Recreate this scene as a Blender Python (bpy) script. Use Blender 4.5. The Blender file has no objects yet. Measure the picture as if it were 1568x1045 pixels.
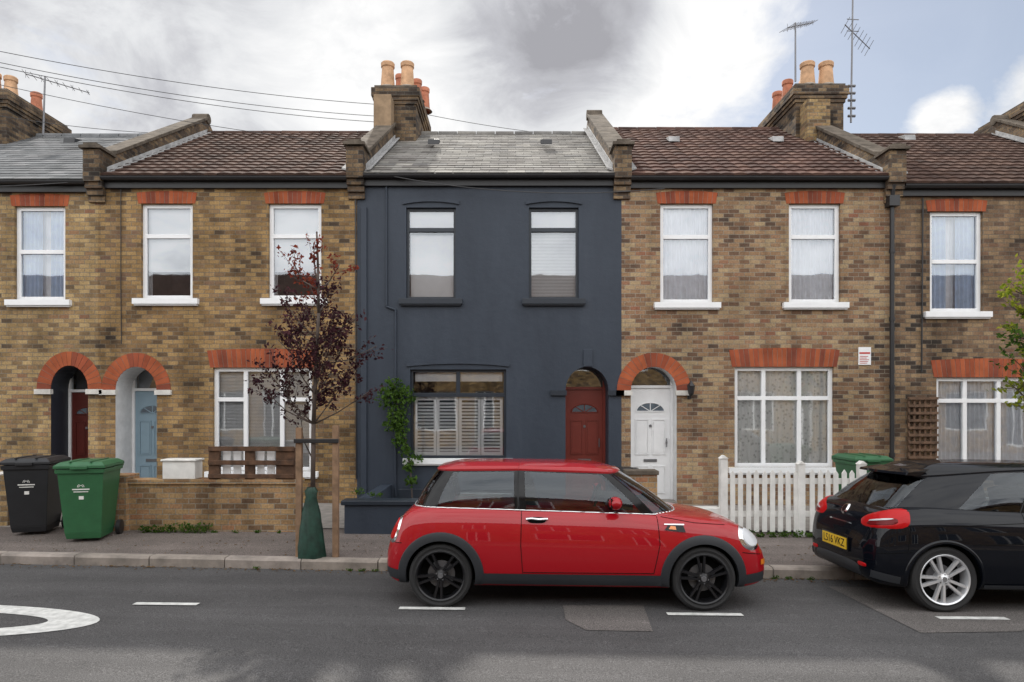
import bpy, math, random
import numpy as np
from mathutils import Vector, Matrix
from mathutils.bvhtree import BVHTree
random.seed(7)
R=random.random
def U(a,b): return a+(b-a)*random.random()
sc=bpy.context.scene
CAMZ=1.92; HOR=620.0; FP=1032.0
def P(px,py,d): return Vector(((px-784)*d/FP, d, CAMZ+(HOR-py)*d/FP))
YF=12.0; S=86.0
def F(u): return (u-784)/S
def H(v): return CAMZ+(HOR-v)/S
def gz(x,y): return 0.07-0.03*abs(y-4)-0.010*x
def yk(x): return 7.85-0.04*x
def pv(x,y): 
    k=yk(x); return gz(x,k)+0.115+0.02*(y-k)

# ---------------- mesh builder
class MB:
    def __init__(s): s.v=[];s.f=[];s.mi=[];s.m=[]
    def mid(s,m):
        if m not in s.m: s.m.append(m)
        return s.m.index(m)
    def add(s,vs,fs,m):
        o=len(s.v); i=s.mid(m)
        s.v+= [tuple(v) for v in vs]
        for f in fs: s.f.append([o+k for k in f]); s.mi.append(i)
    def quad(s,a,b,c,d,m): s.add([a,b,c,d],[(0,1,2,3)],m)
    def box(s,x0,x1,y0,y1,z0,z1,m,M=None):
        vs=[Vector(p) for p in ((x0,y0,z0),(x1,y0,z0),(x1,y1,z0),(x0,y1,z0),(x0,y0,z1),(x1,y0,z1),(x1,y1,z1),(x0,y1,z1))]
        if M: vs=[M@v for v in vs]
        s.add(vs,[(0,3,2,1),(4,5,6,7),(0,1,5,4),(1,2,6,5),(2,3,7,6),(3,0,4,7)],m)
    def prism(s,pts,axis_vec,m):
        n=len(pts); a=[Vector(p) for p in pts]; b=[p+Vector(axis_vec) for p in a]
        s.add(a+b,[tuple(range(n))[::-1],tuple(range(n,2*n))]+[(i,(i+1)%n,n+(i+1)%n,n+i) for i in range(n)],m)
    def cyl(s,p0,p1,r0,r1,m,n=10,cap=True):
        p0=Vector(p0);p1=Vector(p1);d=(p1-p0)
        if d.length<1e-6:return
        q=d.to_track_quat('Z','Y'); vs=[]
        for p,r in((p0,r0),(p1,r1)):
            for i in range(n):
                a=2*math.pi*i/n; vs.append(p+q@Vector((r*math.cos(a),r*math.sin(a),0)))
        fs=[(i,(i+1)%n,n+(i+1)%n,n+i) for i in range(n)]
        if cap: fs+=[tuple(range(n))[::-1],tuple(range(n,2*n))]
        s.add(vs,fs,m)
    def tube(s,pts,r,m,n=6):
        for a,b in zip(pts[:-1],pts[1:]): s.cyl(a,b,r,r,m,n)
    def lathe(s,prof,c,m,n=40,axis='y'):
        c=Vector(c);vs=[];k=len(prof)
        for i in range(n):
            a=2*math.pi*i/n
            for r,h in prof:
                if axis=='y': vs.append(c+Vector((r*math.cos(a),h,r*math.sin(a))))
                else: vs.append(c+Vector((r*math.cos(a),r*math.sin(a),h)))
        fs=[]
        for i in range(n):
            j=(i+1)%n
            for t in range(k-1): fs.append((i*k+t,j*k+t,j*k+t+1,i*k+t+1))
        s.add(vs,fs,m)
    def ell(s,c,r,m,n=16):
        c=Vector(c);vs=[];fs=[];k=n//2
        for j in range(k+1):
            t=math.pi*j/k
            for i in range(n):
                a=2*math.pi*i/n; vs.append((c.x+r[0]*math.sin(t)*math.cos(a),c.y+r[1]*math.sin(t)*math.sin(a),c.z+r[2]*math.cos(t)))
        for j in range(k):
            for i in range(n): fs.append((j*n+i,j*n+(i+1)%n,(j+1)*n+(i+1)%n,(j+1)*n+i))
        s.add(vs,fs,m)
    def obj(s,name,parent=None,smooth=False,bevel=0,solid=0):
        me=bpy.data.meshes.new(name); me.from_pydata(s.v,[],s.f)
        for m in s.m: me.materials.append(m)
        me.polygons.foreach_set('material_index',s.mi)
        if smooth is True: me.polygons.foreach_set('use_smooth',[True]*len(s.f))
        me.update()
        o=bpy.data.objects.new(name,me); sc.collection.objects.link(o)
        if parent: o.parent=parent
        if smooth=='auto':
            me.polygons.foreach_set('use_smooth',[True]*len(s.f))
            try: me.set_sharp_from_angle(angle=math.radians(35))
            except Exception: pass
        if bevel:
            b=o.modifiers.new('b','BEVEL');b.width=bevel;b.segments=2;b.limit_method='ANGLE'
        return o
def empty(name,loc=(0,0,0)):
    e=bpy.data.objects.new(name,None); e.location=loc; sc.collection.objects.link(e); return e

# ---------------- materials
def nd(nt,t,**k):
    n=nt.nodes.new(t)
    for a,b in k.items(): setattr(n,a,b)
    return n
def mth(nt,op,a,b=None,c=None):
    n=nd(nt,'ShaderNodeMath',operation=op)
    for i,x in enumerate((a,b,c)):
        if x is None: continue
        if isinstance(x,(int,float)): n.inputs[i].default_value=x
        else: nt.links.new(x,n.inputs[i])
    return n.outputs[0]
def mix(nt,f,a,b,bt='MIX'):
    n=nd(nt,'ShaderNodeMixRGB',blend_type=bt)
    for i,x in enumerate((f,a,b)):
        if isinstance(x,(int,float)): n.inputs[i].default_value=x if i==0 else (x,x,x,1)
        elif isinstance(x,tuple): n.inputs[i].default_value=(*x[:3],1)
        else: nt.links.new(x,n.inputs[i])
    return n.outputs[0]
def ramp(nt,f,stops,interp='LINEAR'):
    n=nd(nt,'ShaderNodeValToRGB'); cr=n.color_ramp; cr.interpolation=interp
    while len(cr.elements)<len(stops): cr.elements.new(0.5)
    for e,(p,c) in zip(cr.elements,stops):
        e.position=p; e.color=(*c,1) if isinstance(c,tuple) else (c,c,c,1)
    nt.links.new(f,n.inputs[0]); return n.outputs[0]
def noise(nt,vec,scale,detail=4,rough=.6,dist=0):
    n=nd(nt,'ShaderNodeTexNoise'); n.inputs['Scale'].default_value=scale;n.inputs['Detail'].default_value=detail
    n.inputs['Roughness'].default_value=rough;n.inputs['Distortion'].default_value=dist
    if vec: nt.links.new(vec,n.inputs['Vector'])
    return n.outputs['Fac']
def base(name):
    m=bpy.data.materials.new(name); m.use_nodes=True; nt=m.node_tree
    b=nt.nodes['Principled BSDF']; return m,nt,b
def coords(nt): return nd(nt,'ShaderNodeTexCoord').outputs['Object']
def bump(nt,b,h,st=.3,dist=.01):
    n=nd(nt,'ShaderNodeBump'); n.inputs['Strength'].default_value=st;n.inputs['Distance'].default_value=dist
    nt.links.new(h,n.inputs['Height']); nt.links.new(n.outputs[0],b.inputs['Normal'])
def simple(name,c,rough=.6,metal=0,var=.15,sc_=6,bs=0,bscale=60,coat=0,island=0,spec=None):
    m,nt,b=base(name); v=coords(nt)
    b.inputs['Roughness'].default_value=rough;b.inputs['Metallic'].default_value=metal
    if coat: b.inputs['Coat Weight'].default_value=coat; b.inputs['Coat Roughness'].default_value=.03
    if spec is not None: b.inputs['Specular IOR Level'].default_value=spec
    f=ramp(nt,noise(nt,v,sc_),[(.3,1-var),(.7,1+var*.6)])
    col=mix(nt,1,c,f,'MULTIPLY')
    if island:
        g=nd(nt,'ShaderNodeNewGeometry'); k=ramp(nt,g.outputs['Random Per Island'],[(0,1-island),(1,1+island)])
        col=mix(nt,1,col,k,'MULTIPLY')
    nt.links.new(col,b.inputs['Base Color'])
    if bs: bump(nt,b,noise(nt,v,bscale,4),bs,.005)
    return m
def islandmat(name,cols,rough=.8,bs=.2,bscale=50,var=.25,vs=3,spec=.5):
    m,nt,b=base(name);v=coords(nt);b.inputs['Roughness'].default_value=rough;b.inputs['Specular IOR Level'].default_value=spec
    g=nd(nt,'ShaderNodeNewGeometry')
    n=len(cols);c=ramp(nt,g.outputs['Random Per Island'],[(i/(n-1),x) for i,x in enumerate(cols)])
    d=ramp(nt,noise(nt,v,vs,6,.65),[(.3,1-var),(.7,1+var)])
    c=mix(nt,1,c,d,'MULTIPLY'); nt.links.new(c,b.inputs['Base Color'])
    bump(nt,b,noise(nt,v,bscale,3),bs,.006); return m
def brickmat(name,cols,mortar=(.30,.27,.22),soot=.35,tint=1.0,BW=.185):
    m,nt,b=base(name); v=coords(nt); b.inputs['Roughness'].default_value=.9;b.inputs['Specular IOR Level'].default_value=.2
    sp=nd(nt,'ShaderNodeSeparateXYZ'); nt.links.new(v,sp.inputs[0])
    x=mth(nt,'ADD',sp.outputs[0],sp.outputs[1]); z=mth(nt,'ADD',sp.outputs[2],3.0)
    x=mth(nt,'ADD',x,50.0)
    cb=nd(nt,'ShaderNodeCombineXYZ'); nt.links.new(x,cb.inputs[0]);nt.links.new(z,cb.inputs[1])
    br=nd(nt,'ShaderNodeTexBrick'); nt.links.new(cb.outputs[0],br.inputs['Vector'])
    br.inputs['Scale'].default_value=1;br.inputs['Mortar Size'].default_value=.0065;br.inputs['Mortar Smooth'].default_value=.3
    br.inputs['Brick Width'].default_value=BW;br.inputs['Row Height'].default_value=.075
    row=mth(nt,'FLOOR',mth(nt,'DIVIDE',z,.075)); par=mth(nt,'MODULO',row,2.0)
    off=mth(nt,'MULTIPLY',mth(nt,'SUBTRACT',1.0,par),.5)
    col=mth(nt,'FLOOR',mth(nt,'ADD',mth(nt,'DIVIDE',x,BW),off))
    c2=nd(nt,'ShaderNodeCombineXYZ'); nt.links.new(col,c2.inputs[0]);nt.links.new(row,c2.inputs[1])
    wn=nd(nt,'ShaderNodeTexWhiteNoise',noise_dimensions='2D'); nt.links.new(c2.outputs[0],wn.inputs['Vector'])
    big=noise(nt,v,.55,4,.6)
    f=mth(nt,'ADD',mth(nt,'MULTIPLY',wn.outputs['Value'],.85),mth(nt,'MULTIPLY',mth(nt,'SUBTRACT',big,.40),.9))
    n=len(cols);c=ramp(nt,f,[(i/(n-1),q) for i,q in enumerate(cols)])
    c=mix(nt,br.outputs['Fac'],c,mortar)
    d=ramp(nt,noise(nt,v,1.1,6,.68),[(.30,1-soot),(.5,1.0),(.72,1.25)])
    c=mix(nt,1,c,d,'MULTIPLY')
    mp=nd(nt,'ShaderNodeMapping');mp.inputs['Scale'].default_value=(2.6,2.6,.22);nt.links.new(v,mp.inputs[0])
    d3=ramp(nt,noise(nt,mp.outputs[0],1.0,4,.6),[(.33,1-soot*.7),(.6,1.08)])
    c=mix(nt,1,c,d3,'MULTIPLY')
    d2=ramp(nt,noise(nt,v,34,3,.6),[(.3,.72),(.7,1.2)])
    c=mix(nt,1,c,d2,'MULTIPLY'); c=mix(nt,1,c,tint,'MULTIPLY')
    nt.links.new(c,b.inputs['Base Color'])
    h=mth(nt,'SUBTRACT',mth(nt,'MULTIPLY',noise(nt,v,70,2),.5),br.outputs['Fac'])
    bump(nt,b,h,.7,.007); return m
def glassmat(name,refl=.22,tint=(1,1,1),wav=.02):
    m=bpy.data.materials.new(name);m.use_nodes=True;nt=m.node_tree;nt.nodes.clear()
    o=nd(nt,'ShaderNodeOutputMaterial');t=nd(nt,'ShaderNodeBsdfTransparent');t.inputs[0].default_value=(*tint,1)
    g=nd(nt,'ShaderNodeBsdfGlossy');g.inputs['Roughness'].default_value=.02;g.inputs[0].default_value=(.90,.95,1,1)
    fr=nd(nt,'ShaderNodeFresnel');fr.inputs[0].default_value=1.5
    f=mth(nt,'MINIMUM',mth(nt,'ADD',fr.outputs[0],refl-.04),1.0)
    mx=nd(nt,'ShaderNodeMixShader');nt.links.new(f,mx.inputs[0]);nt.links.new(t.outputs[0],mx.inputs[1]);nt.links.new(g.outputs[0],mx.inputs[2])
    nt.links.new(mx.outputs[0],o.inputs[0])
    bp=nd(nt,'ShaderNodeBump');bp.inputs['Strength'].default_value=wav;bp.inputs['Distance'].default_value=.05
    nt.links.new(noise(nt,coords(nt),1.6,2),bp.inputs['Height']);nt.links.new(bp.outputs[0],g.inputs['Normal'])
    return m
def leafmat(name,cols):
    m=bpy.data.materials.new(name);m.use_nodes=True;nt=m.node_tree;nt.nodes.clear()
    o=nd(nt,'ShaderNodeOutputMaterial');d=nd(nt,'ShaderNodeBsdfDiffuse');t=nd(nt,'ShaderNodeBsdfTranslucent')
    g=nd(nt,'ShaderNodeNewGeometry');n=len(cols)
    c=ramp(nt,g.outputs['Random Per Island'],[(i/(n-1),x) for i,x in enumerate(cols)])
    nt.links.new(c,d.inputs[0]);nt.links.new(c,t.inputs[0])
    mx=nd(nt,'ShaderNodeMixShader');mx.inputs[0].default_value=.4
    nt.links.new(d.outputs[0],mx.inputs[1]);nt.links.new(t.outputs[0],mx.inputs[2]);nt.links.new(mx.outputs[0],o.inputs[0]);return m
B_yel=brickmat('stock_brick',[(.075,.055,.042),(.22,.145,.075),(.32,.215,.10),(.39,.275,.135),(.20,.10,.06)],mortar=(.21,.18,.135),soot=.38)
B_yel2=brickmat('stock_brick_warm',[(.06,.045,.035),(.19,.115,.055),(.29,.18,.078),(.36,.235,.105),(.15,.09,.06)],mortar=(.18,.15,.11),soot=.42)
B_brn=brickmat('stock_brick_brown',[(.07,.052,.042),(.18,.105,.065),(.28,.175,.10),(.36,.265,.155),(.23,.105,.065)],mortar=(.26,.225,.175),soot=.33)
B_dk=brickmat('stock_brick_sooty',[(.05,.04,.033),(.15,.095,.063),(.23,.15,.09),(.31,.215,.125),(.18,.10,.065)],mortar=(.17,.145,.115),soot=.48)
B_chim=brickmat('chimney_brick',[(.035,.03,.027),(.10,.07,.05),(.17,.115,.07),(.24,.17,.10)],mortar=(.11,.10,.085),soot=.55)
B_gar=brickmat('garden_brick',[(.13,.08,.05),(.29,.18,.09),(.38,.25,.125),(.30,.14,.08)],mortar=(.27,.24,.19))
RED=islandmat('red_rubbed_brick',[(.24,.06,.03),(.38,.105,.045),(.32,.08,.038),(.19,.055,.035)],.9,.3,50,.35,2,.2)
MORT=simple('lime_mortar',(.27,.23,.19),.9)
STONE=simple('painted_stone',(.62,.60,.56),.8,var=.25,bs=.2)
COPE=simple('weathered_coping',(.12,.10,.08),.95,var=.5,sc_=5,bs=.5,bscale=30,spec=.15)
LEAD=simple('mortar_flashing',(.36,.36,.36),.8,var=.4,spec=.2)
def navy():
    m,nt,b=base('navy_masonry_paint');v=coords(nt);b.inputs['Roughness'].default_value=.6
    mp=nd(nt,'ShaderNodeMapping');mp.inputs['Scale'].default_value=(1.5,1.5,.35);nt.links.new(v,mp.inputs[0])
    f=noise(nt,mp.outputs[0],1.3,6,.65);c=ramp(nt,f,[(.3,(.018,.027,.043)),(.6,(.026,.037,.056)),(.8,(.040,.051,.070))])
    nt.links.new(c,b.inputs['Base Color'])
    h=mth(nt,'ADD',noise(nt,v,7,3),mth(nt,'MULTIPLY',noise(nt,v,80,3),.4));bump(nt,b,h,.4,.014);return m
NAVY=navy()
NAVYT=simple('navy_trim_paint',(.017,.024,.035),.4,var=.1)
SLATE=islandmat('roof_slate',[(.14,.13,.12),(.18,.17,.16),(.23,.22,.20),(.16,.155,.15),(.28,.265,.24)],.9,.25,30,.35,2,.1)
SLATE2=islandmat('roof_slate_blue',[(.11,.115,.12),(.15,.155,.16),(.20,.20,.205)],.85,.2,30,.3,2,.12)
TILE=islandmat('roof_tile_brown',[(.056,.036,.030),(.075,.046,.037),(.100,.062,.048)],.92,.3,40,.4,2,.12)
TILE2=islandmat('roof_tile_red',[(.066,.040,.034),(.090,.051,.042),(.120,.070,.054)],.92,.3,40,.4,2,.12)
BLK=simple('black_gutter_plastic',(.018,.018,.02),.45)
UPVC=simple('white_upvc',(.82,.83,.84),.35,var=.05)
WHITE=simple('white_gloss_paint',(.74,.73,.70),.45,var=.15)
GL=glassmat('window_glass',.20)
ROOM=simple('room_interior',(.10,.10,.10),.9)
NET=simple('net_curtain',(.82,.84,.88),.9,var=.12,sc_=9)
def lace():
    m,nt,b=base('lace_curtain');v=coords(nt);b.inputs['Roughness'].default_value=.9
    vo=nd(nt,'ShaderNodeTexVoronoi');vo.inputs['Scale'].default_value=14;nt.links.new(v,vo.inputs['Vector'])
    c=ramp(nt,vo.outputs['Distance'],[(.12,(.56,.56,.54)),(.42,(.88,.88,.86))]);nt.links.new(c,b.inputs['Base Color']);return m
LACE=lace()
BLUEC=simple('blue_curtain',(.50,.62,.78),.9,var=.15)
BLIND=simple('window_blind',(.74,.75,.76),.6,var=.05)
POT=simple('terracotta_buff',(.50,.30,.17),.85,var=.35,bs=.2)
POTR=simple('terracotta_red',(.40,.15,.085),.85,var=.35,bs=.2)
WOOD=simple('weathered_wood',(.13,.075,.045),.85,var=.5,sc_=9,bs=.4,bscale=40)
STAKE=simple('stake_timber',(.24,.15,.09),.85,var=.35,sc_=9,bs=.3)
METAL=simple('galvanised_metal',(.18,.18,.19),.5,.6)
CONC=simple('concrete_path',(.24,.22,.20),.9,var=.3,bs=.3)

# ---------------- ground
def asphalt(name,c,var=.18):
    m,nt,b=base(name);v=coords(nt);b.inputs['Roughness'].default_value=.85;b.inputs['Specular IOR Level'].default_value=.3
    f=ramp(nt,noise(nt,v,.6,6,.7),[(.3,1-var),(.7,1+var)])
    mp=nd(nt,'ShaderNodeMapping');mp.inputs['Scale'].default_value=(.18,2.2,1);nt.links.new(v,mp.inputs[0])
    f3=ramp(nt,noise(nt,mp.outputs[0],1.2,4,.6),[(.35,.86),(.7,1.14)])
    sp=noise(nt,v,110,2,.8);f2=ramp(nt,sp,[(.35,.42),(.5,1.0),(.68,2.0)])
    f4=ramp(nt,noise(nt,v,9,4,.75),[(.60,1.0),(.72,1.45)])
    col=mix(nt,1,mix(nt,1,mix(nt,1,mix(nt,1,c,f,'MULTIPLY'),f2,'MULTIPLY'),f3,'MULTIPLY'),f4,'MULTIPLY')
    nt.links.new(col,b.inputs['Base Color']);bump(nt,b,sp,.5,.006);return m
ASPH=asphalt('asphalt',(.068,.066,.067))
ASPH2=asphalt('asphalt_patch',(.115,.105,.10))
PAVE=asphalt('pavement_tarmac',(.125,.105,.095),.3)
KERB=islandmat('kerb_granite',[(.22,.19,.165),(.30,.26,.22),(.26,.225,.20)],.85,.4,60,.35,4)
PAINT=simple('road_paint',(.60,.60,.58),.75,var=.3,sc_=14,bs=.3)
SOIL=simple('soil',(.07,.055,.04),.95,var=.4)
def sheet(name,xs,ys,zf,mat,off=0):
    mb=MB();vs=[];n=len(ys(0)) if callable(ys) else len(ys)
    for x in xs:
        for y in (ys(x) if callable(ys) else ys): vs.append((x,y,zf(x,y)+off))
    fs=[(i*n+j,(i+1)*n+j,(i+1)*n+j+1,i*n+j+1) for i in range(len(xs)-1) for j in range(n-1)]
    mb.add(vs,fs,mat);return mb.obj(name,smooth=True)
g=MB();g.quad((-500,-500,-1.2),(500,-500,-1.2),(500,500,-1.2),(-500,500,-1.2),SOIL);g.obj('ground')
xs=list(np.linspace(-40,40,161))
sheet('road',xs,lambda x:list(np.linspace(0.2,yk(x),16)),gz,ASPH)
sheet('pavement',xs,lambda x:list(np.linspace(yk(x)+.14,9.75,5)),pv,PAVE)
sheet('front_garden_paving',[-40,-20,0,20,40],[9.7,10.5,12.6],lambda x,y:.125-.005*x+.01*(y-9.7),CONC,.004)
sheet('pavement',[-40,0,40],[-5.1,0.05],lambda x,y:gz(x,0.2)+.12,PAVE)
def kerb(yf,w):
    mb=MB();x=-40
    while x<40:
        l=.915;x1=x+l-.012;j=U(-.006,.006)
        vs=[]
        for xx in(x,x1):
            y=yf(xx)+j;z=gz(xx,yf(xx))
            for dy,dz in((0,-.2),(0,.095),(.022,.117),(w,.120),(w,-.2)): vs.append((xx,y+dy,z+dz+j*.5))
        mb.add(vs,[(0,5,6,1),(1,6,7,2),(2,7,8,3),(3,8,9,4),(0,1,2,3,4),(9,8,7,6,5)],KERB);x+=l
    mb.obj('kerb',smooth=False)
kerb(yk,.145);kerb(lambda x:.05,.15)
def mark(name,pts,mat,off=.004):
    mb=MB();mb.add([(x,y,gz(x,y)+off) for x,y in pts],[tuple(range(len(pts)))],mat);mb.obj(name)
def rd(px,py):
    d=6.0
    for _ in range(12):
        x=(px-784)*d/FP;d=(CAMZ-gz(x,d))*FP/(py-HOR)
    return ((px-784)*d/FP,d)
for a,b_,v in((202,302,925),(610,712,932),(1023,1138,941),(1440,1545,947)):
    x0,y0=rd(a,v+2.5);x1,_=rd(b_,v+2.5);mark('bay_marking',[(x0,y0),(x1,y0),(x1,y0+.085),(x0,y0+.085)],PAINT,.009)
mark('road_patch',[rd(866,950),rd(898,966),rd(1000,968),rd(985,928),rd(862,928)],ASPH2,.005)
mark('road_patch',[rd(1410,970),rd(1560,968),rd(1700,930),rd(1560,905),rd(1268,899)],ASPH2,.0045)
mb=MB();vs=[];n=64;cx,cy=-5.6,5.76
for i in range(n):
    a=2*math.pi*i/n
    for ra,rb in((2.05,.56),(1.62,.33)):
        x=cx+ra*math.cos(a);y=cy+rb*math.sin(a);vs.append((x,y,gz(x,y)+.006))
mb.add(vs,[(2*i,2*((i+1)%n),2*((i+1)%n)+1,2*i+1) for i in range(n)],PAINT);mb.obj('road_marking')

# ---------------- houses
def wall_open(mb,x0,x1,z0,z1,ops,Y,mat):
    X=sorted({x0,x1,*[o[0] for o in ops],*[o[1] for o in ops]});Z=sorted({z0,z1,*[o[2] for o in ops],*[o[3] for o in ops]})
    for a,b in zip(X[:-1],X[1:]):
        for c,d in zip(Z[:-1],Z[1:]):
            mx,mz=(a+b)/2,(c+d)/2
            if any(o[0]<mx<o[1] and o[2]<mz<o[3] for o in ops): continue
            mb.quad((a,Y,c),(b,Y,c),(b,Y,d),(a,Y,d),mat)
    for a,b,c,d,rise,dep,rm in ops:
        if rise==0:
            mb.quad((a,Y,c),(a,Y,d),(a,Y+dep,d),(a,Y+dep,c),rm);mb.quad((b,Y,c),(b,Y+dep,c),(b,Y+dep,d),(b,Y,d),rm)
            mb.quad((a,Y,d),(b,Y,d),(b,Y+dep,d),(a,Y+dep,d),rm);mb.quad((a,Y,c),(a,Y+dep,c),(b,Y+dep,c),(b,Y,c),rm)
        else:
            sp=d-rise;m=(a+b)/2;r=(b-a)/2;N=16
            mb.quad((a,Y,c),(a,Y,sp),(a,Y+dep,sp),(a,Y+dep,c),rm);mb.quad((b,Y,c),(b,Y+dep,c),(b,Y+dep,sp),(b,Y,sp),rm)
            pt=[(m-r*math.cos(math.pi*i/N),sp+rise*math.sin(math.pi*i/N)) for i in range(N+1)]
            for p,q in zip(pt[:-1],pt[1:]):
                mb.quad((p[0],Y,p[1]),(q[0],Y,q[1]),(q[0],Y,d),(p[0],Y,d),mat)
                mb.quad((p[0],Y,p[1]),(p[0],Y+dep,p[1]),(q[0],Y+dep,q[1]),(q[0],Y,q[1]),rm)
def voussoir(mb,a,b,z,h,mat,Y=YF,cr=.035):
    n=max(6,int((b-a)/.078));m=(a+b)/2
    for i in range(n):
        t0=a+(b-a)*i/n+.004;t1=a+(b-a)*(i+1)/n-.004
        def up(t): return m+(t-m)*1.06
        zz=lambda t:cr*(1-((t-m)/((b-a)/2))**2)
        e=U(0,.003)
        mb.prism([(t0,Y-.006-e,z),(t1,Y-.006-e,z),(up(t1),Y-.006-e,z+h+zz(t1)),(up(t0),Y-.006-e,z+h+zz(t0))],(0,.03,0),mat)
    mb.box(a,b,Y-.003,Y+.02,z+.001,z+h,MORT)
def archring(mb,m,sp,r,rise,t,mat,Y=YF):
    n=17
    for i in range(n):
        A=[math.pi*(i+.04)/n,math.pi*(i+.96)/n]
        p=[(m-math.cos(k)*r,sp+math.sin(k)*rise) for k in A];q=[(m-math.cos(k)*(r+t),sp+math.sin(k)*(rise+t)) for k in A]
        e=U(0,.004)
        mb.prism([(p[0][0],Y-.008-e,p[0][1]),(p[1][0],Y-.008-e,p[1][1]),(q[1][0],Y-.008-e,q[1][1]),(q[0][0],Y-.008-e,q[0][1])],(0,.025,0),mat)
    for i in range(24):
        A=[math.pi*i/24,math.pi*(i+1)/24]
        p=[(m-math.cos(k)*(r+.002),sp+math.sin(k)*(rise+.002)) for k in A];q=[(m-math.cos(k)*(r+t-.003),sp+math.sin(k)*(rise+t-.003)) for k in A]
        mb.quad((p[0][0],Y-.003,p[0][1]),(p[1][0],Y-.003,p[1][1]),(q[1][0],Y-.003,q[1][1]),(q[0][0],Y-.003,q[0][1]),MORT)
def curtain(mb,a,b,c,d,y,mat,fold=.1,amp=.02):
    n=max(8,int((b-a)/fold*6));ph=U(0,6)
    vs=[]
    for i in range(n+1):
        x=a+(b-a)*i/n;yy=y+amp*math.sin(2*math.pi*(x/fold)+ph+.8*math.sin(x*9+ph))
        vs+= [(x,yy,c),(x,yy,d)]
    mb.add(vs,[(2*i,2*i+2,2*i+3,2*i+1) for i in range(n)],mat)
def window(G,u0,u1,v0,v1,vb=(),hb=(),fm=None,inner='net',sill='white',fw=.07):
    a,b,c,d=F(u0),F(u1),H(v1),H(v0);fm=fm or UPVC;fr=G['window_frames'];Y=YF
    y0,y1=Y+.06,Y+.12
    fr.box(a,a+fw,y0,y1,c,d,fm);fr.box(b-fw,b,y0,y1,c,d,fm);fr.box(a+fw,b-fw,y0,y1,d-fw,d,fm);fr.box(a+fw,b-fw,y0,y1,c,c+fw,fm)
    bw=.036
    for v,p,q in hb: fr.box(F(p)+fw*.9 if p<=u0+1 else F(p),F(q)-fw*.9 if q>=u1-1 else F(q),y0-.004,y1-.004,H(v)-bw,H(v)+bw,fm)
    for u,p,q in vb: fr.box(F(u)-bw,F(u)+bw,y0-.002,y1-.002,H(q)+.001,H(p)-.001,fm)
    G['window_glass'].quad((a+.02,Y+.095,c+.02),(b-.02,Y+.095,c+.02),(b-.02,Y+.095,d-.02),(a+.02,Y+.095,d-.02),GL)
    r=G['rooms']
    X0,X1,Z0,Z1,Y1=a-.25,b+.25,c-.25,d+.15,Y+1.6
    r.quad((X0,Y1,Z0),(X1,Y1,Z0),(X1,Y1,Z1),(X0,Y1,Z1),ROOM);r.quad((X0,Y+.14,Z0),(X0,Y1,Z0),(X0,Y1,Z1),(X0,Y+.14,Z1),ROOM)
    r.quad((X1,Y+.14,Z0),(X1,Y1,Z0),(X1,Y1,Z1),(X1,Y+.14,Z1),ROOM);r.quad((X0,Y+.14,Z0),(X1,Y+.14,Z0),(X1,Y1,Z0),(X0,Y1,Z0),ROOM)
    r.quad((X0,Y+.14,Z1),(X1,Y+.14,Z1),(X1,Y1,Z1),(X0,Y1,Z1),ROOM)
    cu=G['curtains'];yc=Y+.165
    if inner=='net': curtain(cu,a,b,c,d,yc,NET,.085,.016)
    elif inner=='lace': curtain(cu,a,b,c,d,yc,LACE,.13,.018)
    elif inner=='blue':
        curtain(cu,a,a+(b-a)*.42,c,d,yc,BLUEC,.08,.02);curtain(cu,b-(b-a)*.42,b,c,d,yc,BLUEC,.08,.02);curtain(cu,a,b,c,d,yc+.08,NET,.1,.01)
    elif inner=='roller':
        m=c+(d-c)*.30;cu.box(a,b,yc,yc+.004,m,d,BLIND)
        curtain(cu,a,a+.1,c,m,yc+.05,NET)
    elif inner=='slats':
        z=c+.03
        while z<d:
            cu.box(a+.03,b-.03,-.013,.013,-.0008,.0008,BLIND,Matrix.Translation((0,yc,z))@Matrix.Rotation(math.radians(56),4,'X'));z+=.026
    if sill:
        sm={'white':UPVC,'stone':STONE,'navy':NAVYT}[sill];s=G['window_sills']
        s.box(a-.12,b+.12,Y-.085,Y+.055,c-.10,c,sm);s.box(a-.10,b+.10,Y-.06,Y-.001,c-.125,c-.102,sm)
DG=simple('door_glazing',(.12,.15,.18),.15,var=.3)
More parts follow.
